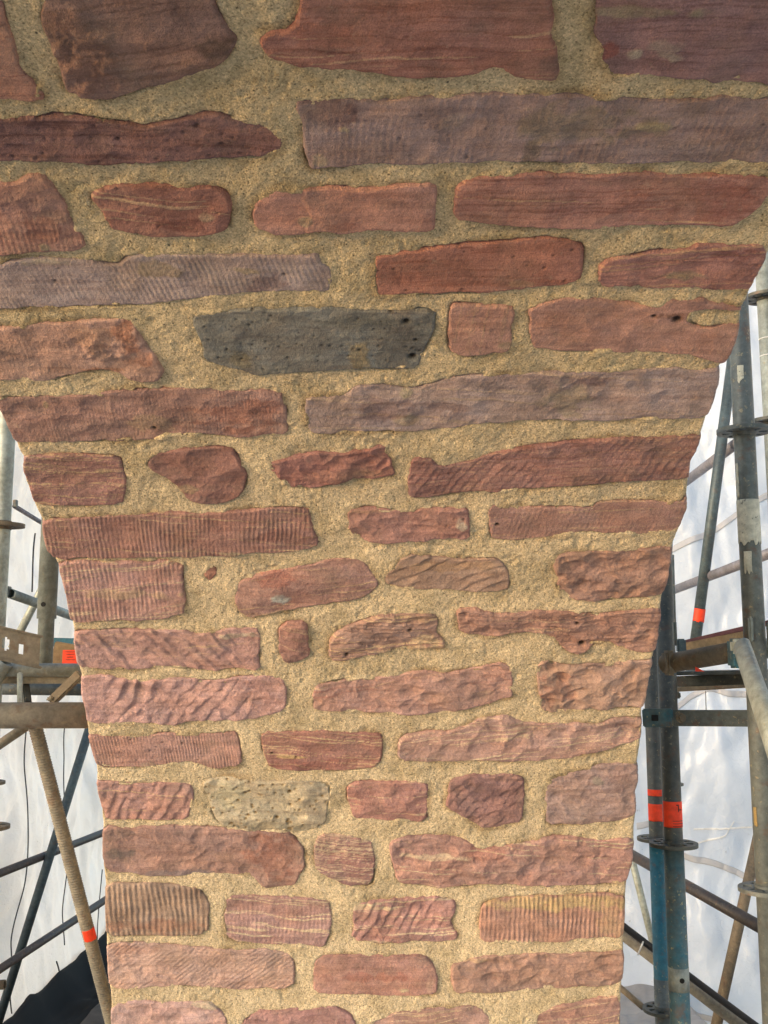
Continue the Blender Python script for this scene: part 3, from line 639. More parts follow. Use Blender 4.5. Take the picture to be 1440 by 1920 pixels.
# ------------------------------------------------------------------ scaffold materials
def metal_mat(name, base, alt, splash=(150, 138, 110), sp=.5, rust=.2, rough=.5, metallic=.25, seed=0.0):
    m, n, l, b = new_mat(name)
    tcn = N(n, 'ShaderNodeTexCoord'); mp = N(n, 'ShaderNodeMapping'); l.new(tcn.outputs['Object'], mp.inputs[0])
    mp.inputs['Location'].default_value = (seed * 3.1, seed * 7.7, seed * 1.3); tc = mp.outputs[0]
    c = mixc(n, l, ramp(n, l, noise(n, l, tc, 9, 6, .7), [(.38, G(0)), (.62, G(1))]), lin4(base), lin4(alt))
    c = mixc(n, l, 1.0, c, ramp(n, l, noise(n, l, tc, 60, 4, .7), [(.3, (.72, .72, .72)), (.7, (1.25, 1.25, 1.25))]), 'MULTIPLY')
    c = mixc(n, l, math_(n, l, 'MULTIPLY', ramp(n, l, noise(n, l, tc, 22, 5, .7), [(.56, G(0)), (.66, G(1))]), rust), c, lin4((110, 70, 44)))
    c = mixc(n, l, math_(n, l, 'MULTIPLY', ramp(n, l, noise(n, l, tc, 75, 4, .65, .4), [(.62, G(0)), (.66, G(1))]), sp), c, lin4(splash))
    l.new(c, b.inputs['Base Color'])
    b.inputs['Metallic'].default_value = metallic; b.inputs['Roughness'].default_value = rough
    bp = N(n, 'ShaderNodeBump'); bp.inputs['Strength'].default_value = .35; bp.inputs['Distance'].default_value = .002
    l.new(noise(n, l, tc, 140, 4, .7), bp.inputs['Height']); l.new(bp.outputs[0], b.inputs['Normal'])
    return m
M_GALV = metal_mat('galvanised_steel', (150, 156, 150), (118, 122, 116), seed=1)
M_LGALV = metal_mat('light_galvanised_steel', (172, 176, 166), (146, 148, 134), seed=2, rust=.15)
M_DARK = metal_mat('dirty_dark_steel', (84, 88, 86), (104, 108, 104), sp=.75, rust=.5, seed=3)
M_DARK2 = metal_mat('sooty_steel', (62, 66, 64), (86, 84, 76), sp=.55, rust=.45, seed=4)
M_BROWN = metal_mat('dusty_brown_steel', (124, 108, 86), (98, 88, 74), sp=.6, rust=.5, seed=5, metallic=.1, rough=.7)
M_TAN = metal_mat('mortar_dusted_steel', (140, 131, 114), (116, 110, 98), sp=.5, rust=.4, seed=6, metallic=.1, rough=.75)
M_LAV = metal_mat('aluminium_rail', (140, 136, 142), (116, 112, 116), sp=.25, rust=.15, seed=7)
M_TEAL = metal_mat('chipped_teal_paint', (22, 92, 112), (50, 104, 116), splash=(150, 140, 110), sp=.5, rust=.45, seed=8, metallic=0, rough=.5)
M_TEAL2 = metal_mat('worn_teal_paint', (40, 96, 112), (96, 104, 100), splash=(170, 160, 120), sp=.8, rust=.5, seed=9, metallic=0, rough=.55)
M_MAUVE = metal_mat('dark_brown_brace', (84, 74, 68), (70, 64, 62), sp=.3, rust=.4, seed=10)
M_BLUEG = metal_mat('blue_grey_brace', (82, 96, 100), (66, 76, 80), sp=.2, rust=.2, seed=11)
M_WHITEP = metal_mat('spattered_lime_wash', (206, 200, 180), (186, 180, 160), splash=(90, 90, 84), sp=.9, rust=.1, seed=12, metallic=0, rough=.8)
M_OCHRE = metal_mat('ochre_paint', (140, 116, 70), (112, 98, 70), sp=.3, seed=13, metallic=0)
M_MAROON = metal_mat('dark_red_board', (92, 44, 50), (76, 40, 46), sp=.1, seed=14, metallic=0, rough=.7)
def plain(name, c, rough=.7, var=.15, scale=30):
    m, n, l, b = new_mat(name)
    tc = N(n, 'ShaderNodeTexCoord').outputs['Object']
    c0 = lin4(c); lo = tuple(x * (1 - var) for x in c0[:3]); hi = tuple(x * (1 + var) for x in c0[:3])
    l.new(ramp(n, l, noise(n, l, tc, scale, 4, .65), [(.35, lo), (.65, hi)]), b.inputs['Base Color'])
    b.inputs['Roughness'].default_value = rough
    return m
M_ORANGE = plain('fluorescent_orange_label', (235, 62, 22), .6, .15, 60)
M_BLACK = plain('black_ink', (22, 18, 18), .6)
M_HOLE_SHADE = plain('painted_hole_shade', (14, 13, 12), .9)  # near-black colour standing for the shade inside holes and slots
M_CORD = plain('grey_cord', (70, 68, 68), .8)
M_WHITECORD = plain('white_cord', (220, 220, 220), .7)
M_TARP = plain('black_plastic_tarpaulin', (14, 13, 13), .95, .3, 6)
M_FLOOR_COVER = plain('dark_floor_cover', (72, 64, 58), .9, .3, 8)
M_TARP2 = plain('grey_plastic_tarpaulin', (150, 146, 144), .6, .15, 6)
M_GROUND = plain('boarded_floor', (182, 177, 170), .9, .25, 12)
M_BOX = metal_mat('weathered_board', (150, 124, 90), (128, 106, 76), sp=.3, rust=.3, seed=15, metallic=0, rough=.8)

# ------------------------------------------------------------------ scaffold geometry
def tube_mesh(name, A, B, r, r2=None, seg=28, ribs=None, flat=None, bow=0, n=1):
    A = Vector(A); B = Vector(B); ax = (B - A); L = ax.length; ax.normalize()
    e1 = ax.cross(Vector((0, 1, 0.13))).normalized(); e2 = ax.cross(e1).normalized()
    if r2 is None: r2 = r
    nr = int(L / ribs[0] * 4) if ribs else max(n, 1)
    bm = bmesh.new(); rings = []
    for k in range(nr + 1):
        t = k / nr; rad = r + (r2 - r) * t
        if ribs: rad += ribs[1] * (1, .2, -.9, .2)[k % 4]
        c = A + ax * L * t + e2 * bow * math.sin(math.pi * t)
        ring = []
        for q in range(seg):
            a = 2 * math.pi * q / seg
            f1, f2 = (1, 1) if not flat else (flat, 1)
            ring.append(bm.verts.new(c + e1 * math.cos(a) * rad * f1 + e2 * math.sin(a) * rad * f2))
        rings.append(ring)
    for k in range(nr):
        for q in range(seg):
            f = bm.faces.new((rings[k][q], rings[k][(q + 1) % seg], rings[k + 1][(q + 1) % seg], rings[k + 1][q])); f.smooth = True
    # open ends with a wall thickness
    for ring, c, sgn in ((rings[0], A, 1), (rings[-1], B, -1)):
        inner = [bm.verts.new(c + (v.co - c) * .84) for v in ring]
        deep = [bm.verts.new(c + (v.co - c) * .84 + ax * sgn * .03) for v in ring]
        for q in range(seg):
            q2 = (q + 1) % seg
            bm.faces.new((ring[q2], ring[q], inner[q], inner[q2]) if sgn > 0 else (ring[q], ring[q2], inner[q2], inner[q]))
            bm.faces.new((inner[q2], inner[q], deep[q], deep[q2]) if sgn > 0 else (inner[q], inner[q2], deep[q2], deep[q]))
        bm.faces.new(deep if sgn < 0 else list(reversed(deep)))
    bmesh.ops.recalc_face_normals(bm, faces=bm.faces)
    me = bpy.data.meshes.new(name); bm.to_mesh(me); bm.free()
    return me
def tube(name, A, B, r, mat, parent=None, **k):
    return link(name, tube_mesh(name, A, B, r, **k), mat, parent)
def box_mesh(name, cx, cy, cz, sx, sy, sz, M=None, bevel=.002):
    bm = bmesh.new(); bmesh.ops.create_cube(bm, size=1)
    bmesh.ops.scale(bm, vec=(sx, sy, sz), verts=bm.verts)
    if bevel: bmesh.ops.bevel(bm, geom=bm.edges[:], offset=min(bevel, min(sx, sy, sz) * .3), segments=2, affect='EDGES')
    if M is not None: bm.transform(M)
    bmesh.ops.translate(bm, vec=(cx, cy, cz), verts=bm.verts)
    me = bpy.data.meshes.new(name); bm.to_mesh(me); bm.free(); return me
def bar(name, A, B, wdt, hgt, mat, parent=None, bevel=.003):
    """rectangular bar from A to B, wdt across (horizontal), hgt upright"""
    A = Vector(A); B = Vector(B); ax = B - A; L = ax.length; ax.normalize()
    up = Vector((0, 0, 1)); side = ax.cross(up).normalized(); up2 = side.cross(ax).normalized()
    M = Matrix((side, ax, up2)).transposed().to_4x4()
    c = (A + B) / 2
    return link(name, box_mesh(name, c.x, c.y, c.z, wdt, L, hgt, M, bevel), mat, parent)
def rosette_mesh(c, r0=.0245, r1=.0615, th=.009):
    na = 72; rad = [r0, .032, .050, r1 - .0015, r1]
    A = np.linspace(0, 2 * np.pi, na + 1)
    Rr = np.array(rad)
    mask = np.ones((4, na), bool)
    for k in range(na):
        kk = k % 9
        wide = (k // 9) % 2
        if (2 <= kk <= 6 if wide else 3 <= kk <= 5): mask[1, k] = False
    X = Rr[:, None] * np.cos(A)[None]; Y = Rr[:, None] * np.sin(A)[None]
    z = np.zeros_like(X)
    T = np.stack([X + c[0], Y + c[1], z + c[2] + th / 2], -1); Bm = np.stack([X + c[0], Y + c[1], z + c[2] - th / 2], -1)
    me = cells_mesh('rosette', T, Bm, mask, None, back=True)
    me.polygons.foreach_set('use_smooth', np.zeros(len(me.polygons), bool))
    return me
def wrap_mesh(name, c, r, a0, a1, z0, z1, ragged=0.0, seed=0, axis=None):
    """label wrapped round an upright tube: c centre, angles from +X, z0..z1; 1 mm thick"""
    nx, ny = 24, 16
    A = np.radians(np.linspace(a0, a1, nx + 1)); Zs = np.linspace(z0, z1, ny + 1)
    AA, ZZ = np.meshgrid(A, Zs)
    if ragged:
        tz = (ZZ - z0) / (z1 - z0)
        ZZ = ZZ + (tz < .3) * fbm(AA * 6, ZZ * 0, seed, 3) * ragged * (1 - tz)
        AA = AA + fbm(ZZ * 60, AA * 0, seed + 1, 3) * ragged * 6 * (np.abs(np.linspace(-1, 1, nx + 1)) ** 3)[None]
    out = []
    for rr in (r + .0012, r + .0002):
        if axis is None:
            out.append(np.stack([c[0] + rr * np.cos(AA), c[1] + rr * np.sin(AA), ZZ], -1))
        else:
            ax = Vector(axis).normalized(); e1 = ax.cross(Vector((0, 1, 0))).normalized(); e2 = e1.cross(ax).normalized()
            if e2.y > 0: e2 = -e2
            P = (np.array(c)[None, None] + ZZ[..., None] * np.array(ax) + rr * (np.cos(AA)[..., None] * np.array(e1) + np.sin(AA)[..., None] * np.array(e2)))
            out.append(P)
    return cells_mesh(name, out[0], out[1], np.ones((ny, nx), bool), None, back=True)
def wrap(name, mat, parent, *a, **k):
    return link(name, wrap_mesh(name, *a, **k), mat, parent)

TR = .02415
def pole(px, py, Z, label, mat, zt=4.6, zb=0.0, ros=(), r=TR, group='upright scaffold poles', rosmat=None, tmin=None):
    """upright standard that passes through the surveyed point"""
    p = at(px, py, Z)
    t = thing('scaffold_pole', label, 'scaffold pole', (p.x, p.y, zb), group)
    tube('tube', (p.x, p.y, zb), (p.x, p.y, zt), r, mat, t)
    for y in ros:
        f, u = (CP - (960 - y) / F_PX * SP), (SP + (960 - y) / F_PX * CP)
        z = CAM_Z + u / f * p.y
        o = link('rosette', rosette_mesh((p.x, p.y, z), r0=r + .0003), rosmat or M_DARK, t)
        wme = tube_mesh('collar', (p.x, p.y, z - .012), (p.x, p.y, z + .012), r + .0022, seg=28)
        link('weld_collar', wme, rosmat or M_DARK, o)
    return t, p
def zat(p, y):
    f, u = (CP - (960 - y) / F_PX * SP), (SP + (960 - y) / F_PX * CP)
    return CAM_Z + u / f * p.y
def member(name, cat, label, pts, r, mat, group=None, **k):
    (x0, y0, Z0), (x1, y1, Z1) = pts
    A, B = at(x0, y0, Z0), at(x1, y1, Z1)
    low = A if A.z < B.z else B
    t = thing(name, label, cat, tuple(low), group)
    tube('tube', A, B, r, mat, t, **k)
    return t, A, B
def hole(p, z, ang, r, parent, rh=.0075):
    """pin hole as a dark disc on the tube, its inner shade put into the colour"""
    a = math.radians(ang); d = Vector((math.cos(a), math.sin(a), 0))
    c = Vector((p.x, p.y, z))
    bm = bmesh.new()
    bmesh.ops.create_cone(bm, cap_ends=True, segments=20, radius1=rh, radius2=rh, depth=.002)
    bm.transform(d.to_track_quat('Z', 'Y').to_matrix().to_4x4())
    bmesh.ops.translate(bm, vec=c + d * (r - .0002), verts=bm.verts)
    me = bpy.data.meshes.new('painted_pin_hole'); bm.to_mesh(me); bm.free()
    return link('painted_pin_hole', me, M_HOLE_SHADE, parent)

# ---- left side
t, p = pole(3, 985, 2.75, 'pale galvanised scaffold pole cut off by the left border beside the arch', M_LGALV, ros=(985, 1268, 1551), rosmat=M_BROWN)
t, p = pole(90, 1100, 2.62, 'short galvanised scaffold pole with a round pin hole, standing left of the arch', M_GALV, zb=zat(at(90, 1100, 2.62), 1252), r=.0205)
zs = zat(p, 1160)
tube('sleeve', (p.x, p.y, zs), (p.x, p.y, 4.55), .0248, M_GALV, t)
hole(p, zat(p, 1134), -94, .0248, t, .0062)
A = Vector((p.x, p.y, zat(p, 1218)))
link('painted_wedge_slot', box_mesh('painted_wedge_slot', A.x - .014, A.y - .016, A.z, .010, .012, .006), M_HOLE_SHADE, t)  # solid dark block, painted as the shade inside the slot
# lattice girder / working deck on the left
g = thing('lattice_girder', 'horizontal lattice girder of dusty tubes left of the arch', 'girder', tuple(at(60, 1340, 2.45)))
tube('bottom_chord', at(-260, 1342, 2.36), at(176, 1341, 2.36), .0305, M_TAN, g)
tube('top_chord', at(-260, 1254, 2.52), at(170, 1257, 2.52), .017, M_GALV, g)
bar('top_rail', at(-260, 1272, 2.55), at(170, 1272, 2.55), .03, .026, M_TAN, g)
bar('post', at(37.5, 1322, 2.40), at(37.5, 1262, 2.46), .013, .013, M_LGALV, g)
bar('strut', at(52, 1322, 2.50), at(46, 1278, 2.56), .018, .022, M_DARK2, g)
bar('diagonal', at(96, 1316, 2.43), at(152, 1262, 2.43), .022, .022, M_BROWN, g)
tube('diagonal', at(-90, 1400, 2.50), at(12, 1242, 2.50), .018, M_GALV, g)
bar('lug', at(88, 1312, 2.42), at(100, 1308, 2.42), .012, .010, M_TAN, g)
t, _, _ = member('scaffold_tube', 'scaffold tube', 'dull dark scaffold tube running level behind the girder at left', ((-200, 1289, 3.0), (185, 1293, 3.0)), .0185, M_DARK)
t, _, _ = member('scaffold_tube', 'scaffold tube', 'thin brown scaffold tube just above the dull dark one behind the girder', ((20, 1278, 3.3), (185, 1283, 3.3)), .008, M_BROWN)
# steel deck plank with slots
pl = thing('steel_deck_plank', 'brown steel deck plank with two slots in its side, at the left border', 'deck plank', tuple(at(0, 1245, 2.3)))
def slotted(Apx, Bpx, Z0, Z1, slots, parent, mat):
    """web of a channel plank with real slots, top lip and bottom lip"""
    n_x, n_y = 60, 16
    A0, A1 = at(Apx[0], Apx[1], Z0), at(Bpx[0], Bpx[1], Z1)
    T = np.zeros((n_y + 1, n_x + 1, 3)); 
    ux = (A1 - A0).normalized(); Lx = (A1 - A0).length
    Hh = .072
    nrm = ux.cross(Vector((0, 0, 1))).normalized()
    for j in range(n_y + 1):
        for i in range(n_x + 1):
            T[j, i] = A0 + ux * Lx * i / n_x - Vector((0, 0, Hh * j / n_y))
    Bm = T + np.array(nrm) * .003 * (-1 if nrm.y < 0 else 1)
    mask = np.ones((n_y, n_x), bool)
    for (a, b, c, d) in slots:
        for j in range(n_y):
            for i in range(n_x):
                x = (i + .5) / n_x; y = (j + .5) / n_y
                rx, ry = (b - a) / 2, (d - c) / 2
                if abs((x - (a + b) / 2) / rx) ** 3 + abs((y - (c + d) / 2) / ry) ** 3 < 1: mask[j, i] = False
    me = cells_mesh('web', T, Bm, mask, None, back=True)
    me.polygons.foreach_set('use_smooth', np.zeros(len(me.polygons), bool))
    link('web', me, mat, parent)
    for nm, dz, th in (('top_lip', 0, .005), ('bottom_lip', Hh, .006)):
        a = A0 - Vector((0, 0, dz)); b = A1 - Vector((0, 0, dz))
        off = Vector((0, .02, 0))
        bar(nm, a + off * .6, b + off * .6, .032, th, mat, parent)
slotted((-200, 1131), (76, 1194), 2.20, 2.34, [(.725, .785, .28, .66), (.855, .885, .36, .72)], pl, M_TAN)
bx = thing('board_crate', 'brown board with an orange label, behind the short pole at left', 'board', tuple(at(125, 1256, 2.75)))
bar('board', at(100, 1228, 2.75), at(165, 1240, 2.75), .03, .076, M_BOX, bx)
lab = link('orange_label', box_mesh('l', *at(131, 1234, 2.722), .040, .002, .044, bevel=0), M_ORANGE, bx)
for q in range(4):
    link('printed_line', box_mesh('pl', *at(131 + q % 2, 1222 + q * 5, 2.7195), .026 - .004 * (q % 3), .001, .0012, bevel=0), M_BLACK, lab)
t = thing('teal_board', 'small teal board showing above the brown board at left', 'board', tuple(at(122, 1206, 3.4)))
bar('face', at(100, 1204, 3.4), at(170, 1206, 3.4), .02, .03, M_TEAL, t)
# left rails and braces
t, A, B = member('guard_rail', 'guard rail', 'upper pale guard rail with a square end lug, left of the arch', ((27, 949, 3.6), (140, 1018, 4.4)), .0085, M_LAV)
link('end_lug', box_mesh('end_lug', *at(29, 944, 3.6), .013, .02, .026), M_DARK, t)
t, A, B = member('guard_rail', 'guard rail', 'lower blue grey guard rail passing behind the short pole at left', ((20, 1113, 3.3), (165, 1166, 3.9)), .0165, M_GALV)
link('end_lug', box_mesh('end_lug', *at(17, 1109, 3.3), .006, .03, .034), M_DARK, t)
member('scaffold_brace', 'scaffold brace', 'beige diagonal brace behind the short pole at left', ((112, 1040, 3.7), (22, 1215, 3.7)), .0145, M_LGALV)
member('scaffold_brace', 'scaffold brace', 'short beige brace in the left border under the girder', ((64, 1352, 2.6), (-60, 1436, 2.6)), .0125, M_TAN)
t, A, B = member('threaded_prop', 'threaded prop', 'leaning tan prop with a screw thread and an orange label, left of the arch', ((66, 1362, 2.5), (214, 1935, 2.72)), .0165, M_TAN, ribs=(.0075, .0012))
axv = (B - A).normalized(); q = A.lerp(B, (1738 - 1362) / 573.0)
wrap('orange_label', M_ORANGE, t, tuple(q), .0178, 60, 178, -.017, .017, ragged=.004, seed=3, axis=tuple(-axv))
member('scaffold_brace', 'scaffold brace', 'blue grey brace leaning right, crossing behind the threaded prop', ((172, 1352, 4.6), (-6, 1925, 4.6)), .0205, M_BLUEG)
t, A, B = member('scaffold_brace', 'scaffold brace', 'upper of two dark brown braces rising to the right at the lower left', ((-160, 1700, 3.9), (230, 1547, 5.2)), .018, M_MAUVE)
t, A, B = member('scaffold_brace', 'scaffold brace', 'lower of two dark brown braces rising to the right at the lower left', ((-160, 1922, 3.7), (230, 1666, 5.0)), .0175, M_MAUVE)
# far pole out of frame with its rosette reaching in
t, p = pole(-28, 1468, 3.2, 'hidden scaffold pole at the left border of which only a disc edge shows', M_GALV, ros=(1468,), rosmat=M_BROWN)
t, A, B = member('scaffold_tube', 'scaffold tube', 'stub end of a rusty tube poking in at the lower left border', ((-60, 1850, 2.6), (9, 1846, 2.6)), .012, M_BROWN)

# ---- right side
t, p1 = pole(1411, 1118, 2.27, 'thick spattered scaffold pole nearest on the right, with white lime wash', M_DARK, ros=(808, 1668), rosmat=M_DARK)
zA, zB = zat(p1, 1020), zat(p1, 938)
wrap('lime_wash', M_WHITEP, t, (p1.x, p1.y), TR, 168, 332, zA, zB, ragged=.012, seed=8)
for (a0, a1, ya, yb, mt, sd) in ((188, 206, 935, 870, M_WHITEP, 5), (215, 255, 1075, 1035, M_WHITEP, 6), (196, 216, 1548, 1512, M_OCHRE, 12), (230, 262, 720, 690, M_WHITEP, 19)):
    wrap('paint_patch', mt, t, (p1.x, p1.y), TR, a0, a1, zat(p1, ya), zat(p1, yb), ragged=.01, seed=sd)
wz = zat(p1, 1180)
link('wedge', box_mesh('wedge', p1.x - .020, p1.y - .034, wz, .010, .012, .055, bevel=.003), M_GALV, t)
link('wedge', box_mesh('wedge', p1.x + .022, p1.y - .030, wz - .01, .010, .012, .055, bevel=.003), M_DARK, t)
t, p0 = pole(1438, 620, 3.0, 'galvanised scaffold pole in the right border higher up, behind the thick one', M_GALV, ros=(558, 790), rosmat=M_DARK2)
for y in (636, 668):
    z = zat(p0, y)
    me = tube_mesh('wire_tie', (p0.x, p0.y, z - .001), (p0.x, p0.y, z + .001), TR + .001, seg=24)
    link('wire_tie', me, M_WHITECORD, t)
t, p2 = pole(1252, 1300, 2.62, 'front one of two touching scaffold poles close right of the arch, teal below', M_DARK2, ros=(1583,), zb=0, zt=zat(at(1252, 1300, 2.62), 1015), rosmat=M_DARK2)
zt = zat(p2, 1586)
tube('painted_sleeve', (p2.x, p2.y, 0), (p2.x, p2.y, zt), TR + .0012, M_TEAL2, t)
tube('lower_sleeve', (p2.x, p2.y, zat(p2, 1856)), (p2.x, p2.y, zat(p2, 1812)), TR + .0018, M_GALV, t)
hole(p2, zat(p2, 1833), -88, TR + .0018, t, .0062)
l2 = wrap('orange_label', M_ORANGE, t, (p2.x, p2.y), TR + .0003, 192, 330, zat(p2, 1549), zat(p2, 1501))
for q in range(3):
    wrap('printed_line', M_BLACK, l2, (p2.x, p2.y), TR + .0014, 255, 322, zat(p2, 1547 - q * 5), zat(p2, 1546.2 - q * 5))
wrap('handwritten_mark', M_BLACK, l2, (p2.x, p2.y), TR + .0014, 289, 293, zat(p2, 1520), zat(p2, 1506))
wrap('handwritten_mark', M_BLACK, l2, (p2.x, p2.y), TR + .0014, 296, 312, zat(p2, 1517), zat(p2, 1515))
wrap('handwritten_mark', M_BLACK, l2, (p2.x, p2.y), TR + .0014, 278, 289, zat(p2, 1508), zat(p2, 1506))
t, p3 = pole(1226, 1400, 3.15, 'rear one of two touching scaffold poles close right of the arch, teal below', M_DARK2, ros=(1573, 1893), zt=zat(at(1226, 1400, 3.15), 1100), rosmat=M_DARK2)
tube('painted_sleeve', (p3.x, p3.y, 0), (p3.x, p3.y, zat(p3, 1576)), TR + .0012, M_TEAL, t)
tube('lower_sleeve', (p3.x, p3.y, 0), (p3.x, p3.y, zat(p3, 1834)), TR + .0018, M_DARK, t)
wrap('orange_label', M_ORANGE, t, (p3.x, p3.y), TR + .0003, 182, 345, zat(p3, 1538), zat(p3, 1506), ragged=.003, seed=21)
wrap('orange_label', M_ORANGE, t, (p3.x, p3.y), TR + .0003, 182, 345, zat(p3, 1491), zat(p3, 1479))
t, p4 = pole(1256, 1470, 4.6, 'farther scaffold pole hidden behind the touching pair, with a disc showing', M_GALV, ros=(1470,), zt=zat(at(1256, 1470, 4.6), 1420), rosmat=M_DARK2, r=.017)
# light galvanised upper post by the arch edge
t, A, B = member('rail_post', 'rail post', 'slim pale post against the arch edge at right', ((1250, 1010, 2.9), (1243, 1230, 2.9)), .0175, M_LAV)
t, A, B = member('rail_post', 'rail post', 'very thin dark post beside the slim pale one at right', ((1259, 1040, 3.1), (1264, 1210, 3.1)), .008, M_DARK)
# ledger from the pair to the near pole
t, A, B = member('scaffold_ledger', 'scaffold ledger', 'stout brown ledger tube between the touching poles and the thick pole', ((1248, 1245, 2.46), (1384, 1221, 2.26)), .0235, M_BROWN)
axv = (B - A).normalized()
q = at(1312, 1256, 2.33)
bm = bmesh.new()
vs = [bm.verts.new(at(x, y, 2.326)) for x, y in ((1304, 1250), (1321, 1259), (1304, 1259))]
f = bm.faces.new(vs); ex = bmesh.ops.extrude_face_region(bm, geom=[f])
bmesh.ops.translate(bm, vec=(0, .002, 0), verts=[v for v in ex['geom'] if isinstance(v, bmesh.types.BMVert)])
me = bpy.data.meshes.new('orange_label'); bm.to_mesh(me); bm.free(); link('orange_label', me, M_ORANGE, t)
link('ledger_head', box_mesh('ledger_head', *at(1254, 1243, 2.44), .024, .05, .060, bevel=.006), M_BROWN, t)
link('ledger_head', box_mesh('ledger_head', *at(1380, 1225, 2.235), .026, .05, .066, bevel=.006), M_TEAL2, t)
link('wedge', box_mesh('wedge', *at(1265, 1188, 2.5), .007, .02, .060, bevel=.002), M_DARK, t)
t = thing('rail_bracket', 'small blue grey square bracket on the level boards right of the arch', 'bracket', tuple(at(1277, 1224, 2.7)))
link('plate', box_mesh('plate', *at(1277, 1211, 2.7), .024, .02, .038, bevel=.004), M_BLUEG, t)
link('plate_foot', box_mesh('plate_foot', *at(1275, 1231, 2.7), .03, .03, .016, bevel=.003), M_GALV, t)
member('scaffold_ledger', 'scaffold ledger', 'stout tube entering at the right border behind the thick pole', ((1412, 1213, 2.36), (1520, 1225, 2.2)), .023, M_GALV)
t = thing('toe_board', 'brown toe board behind the stout ledger at right', 'board', tuple(at(1340, 1215, 2.9)))
bar('board', at(1284, 1216, 3.0), at(1400, 1194, 2.8), .02, .032, M_BOX, t)
t = thing('toe_board', 'thin dark red board edge above the brown toe board at right', 'board', tuple(at(1340, 1200, 3.2)))
bar('board', at(1272, 1208, 3.3), at(1450, 1166, 3.0), .02, .015, M_MAROON, t)
t = thing('steel_deck_plank', 'dark steel deck plank seen from below under the stout ledger at right', 'deck plank', tuple(at(1330, 1275, 2.75)))
bar('side_rail', at(1266, 1278, 2.8), at(1470, 1270, 2.6), .02, .030, M_DARK2, t)
bar('side_rail', at(1266, 1293, 3.05), at(1470, 1281, 2.9), .02, .014, M_BROWN, t)
bar('deck', at(1270, 1262, 2.75), at(1470, 1258, 2.6), .22, .010, M_DARK, t)
bar('end_hook', at(1262, 1304, 2.8), at(1274, 1303, 2.8), .03, .018, M_DARK2, t)
# flat transom with bolts
t = thing('flat_transom', 'dark flat steel bar with a round bolt across the right side poles', 'transom', tuple(at(1300, 1360, 2.55)))
bar('bar', at(1206, 1346, 2.545), at(1440, 1347, 2.42), .012, .040, M_DARK, t)
bar('clamp_plate', at(1205, 1346, 2.53), at(1262, 1346, 2.50), .012, .046, M_TEAL2, t)
def bolt(c, r, parent):
    bm = bmesh.new()
    for rr, dep, off in ((r, .006, 0), (r * .62, .012, -.006)):
        bmesh.ops.create_cone(bm, cap_ends=True, segments=24 if rr == r else 6, radius1=rr, radius2=rr * .96, depth=dep,
                              matrix=Matrix.Translation((0, off, 0)) @ Matrix.Rotation(math.pi / 2, 4, 'X'))
    bmesh.ops.translate(bm, vec=c, verts=bm.verts)
    me = bpy.data.meshes.new('bolt'); bm.to_mesh(me); bm.free(); return link('bolt', me, M_BROWN, parent)
bolt(at(1277, 1346, 2.478), .0125, t)
link('painted_bracket_slot', box_mesh('painted_bracket_slot', *at(1228, 1346, 2.507), .017, .004, .015), M_HOLE_SHADE, t)  # dark block on the plate, slot shade put into its colour
# rails and braces at right
member('guard_rail', 'guard rail', 'upper pale guard rail rising to the right between arch and thick pole', ((1270, 915, 4.9), (1400, 817, 3.9)), .0215, M_LAV)
member('guard_rail', 'guard rail', 'lower pale guard rail rising to the right, passing behind the thick pole', ((1246, 1113, 4.6), (1470, 1027, 3.3)), .0185, M_LAV)
t, A, B = member('scaffold_brace', 'scaffold brace', 'steep dark brace with an orange label behind the thick pole', ((1378, 640, 4.0), (1296, 1262, 4.0)), .0215, M_BLUEG)
axv = (B - A).normalized(); q = A.lerp(B, (1153 - 640) / 622.0)
wrap('orange_label', M_ORANGE, t, tuple(q), .0222, 15, 170, -.026, .026, ragged=.006, seed=31, axis=tuple(-axv))
t, A, B = member('scaffold_brace', 'scaffold brace', 'wide flattened galvanised brace coming down in front at the right border', ((1391, 1212, 2.06), (1476, 1462, 1.72)), .022, M_GALV, flat=.75, r2=.024)
link('brace_end', box_mesh('brace_end', *at(1388, 1212, 2.08), .040, .02, .030, bevel=.008), M_GALV, t)
member('scaffold_brace', 'scaffold brace', 'grey brown brace descending to the right behind the touching pair', ((1165, 1592, 4.2), (1450, 1752, 3.3)), .0215, M_MAUVE)
member('scaffold_brace', 'scaffold brace', 'thin beige brace leaning between the arch and the touching pair', ((1180, 1592, 4.4), (1232, 1800, 4.4)), .0155, M_LGALV)
t, A, B = member('scaffold_brace', 'scaffold brace', 'long tan tube with a black pipe tied on, descending right at the bottom', ((1150, 1738, 3.7), (1440, 1962, 3.7)), .0215, M_TAN)
t2, A2, B2 = member('black_pipe', 'pipe', 'black pipe tied along the long tan tube at the lower right', ((1150, 1722, 3.64), (1440, 1940, 3.64)), .0125, M_BLACK, bow=.01, n=12)
t3 = thing('cord_tie', 'white cord tie round the black pipe near the arch', 'cord tie', tuple(at(1202, 1782, 3.6)))
bmx = tube_mesh('cord', at(1196, 1790, 3.66), at(1206, 1766, 3.60), .003, seg=8); link('cord', bmx, M_WHITECORD, t3)
member('scaffold_brace', 'scaffold brace', 'steep brown brace leaning left of the thick pole at the lower right', ((1424, 1560, 4.3), (1338, 1945, 4.3)), .023, M_BROWN)
member('scaffold_brace', 'scaffold brace', 'short dark brace by the arch foot at the lower right', ((1155, 1845, 4.0), (1206, 1889, 4.0)), .012, M_BROWN)

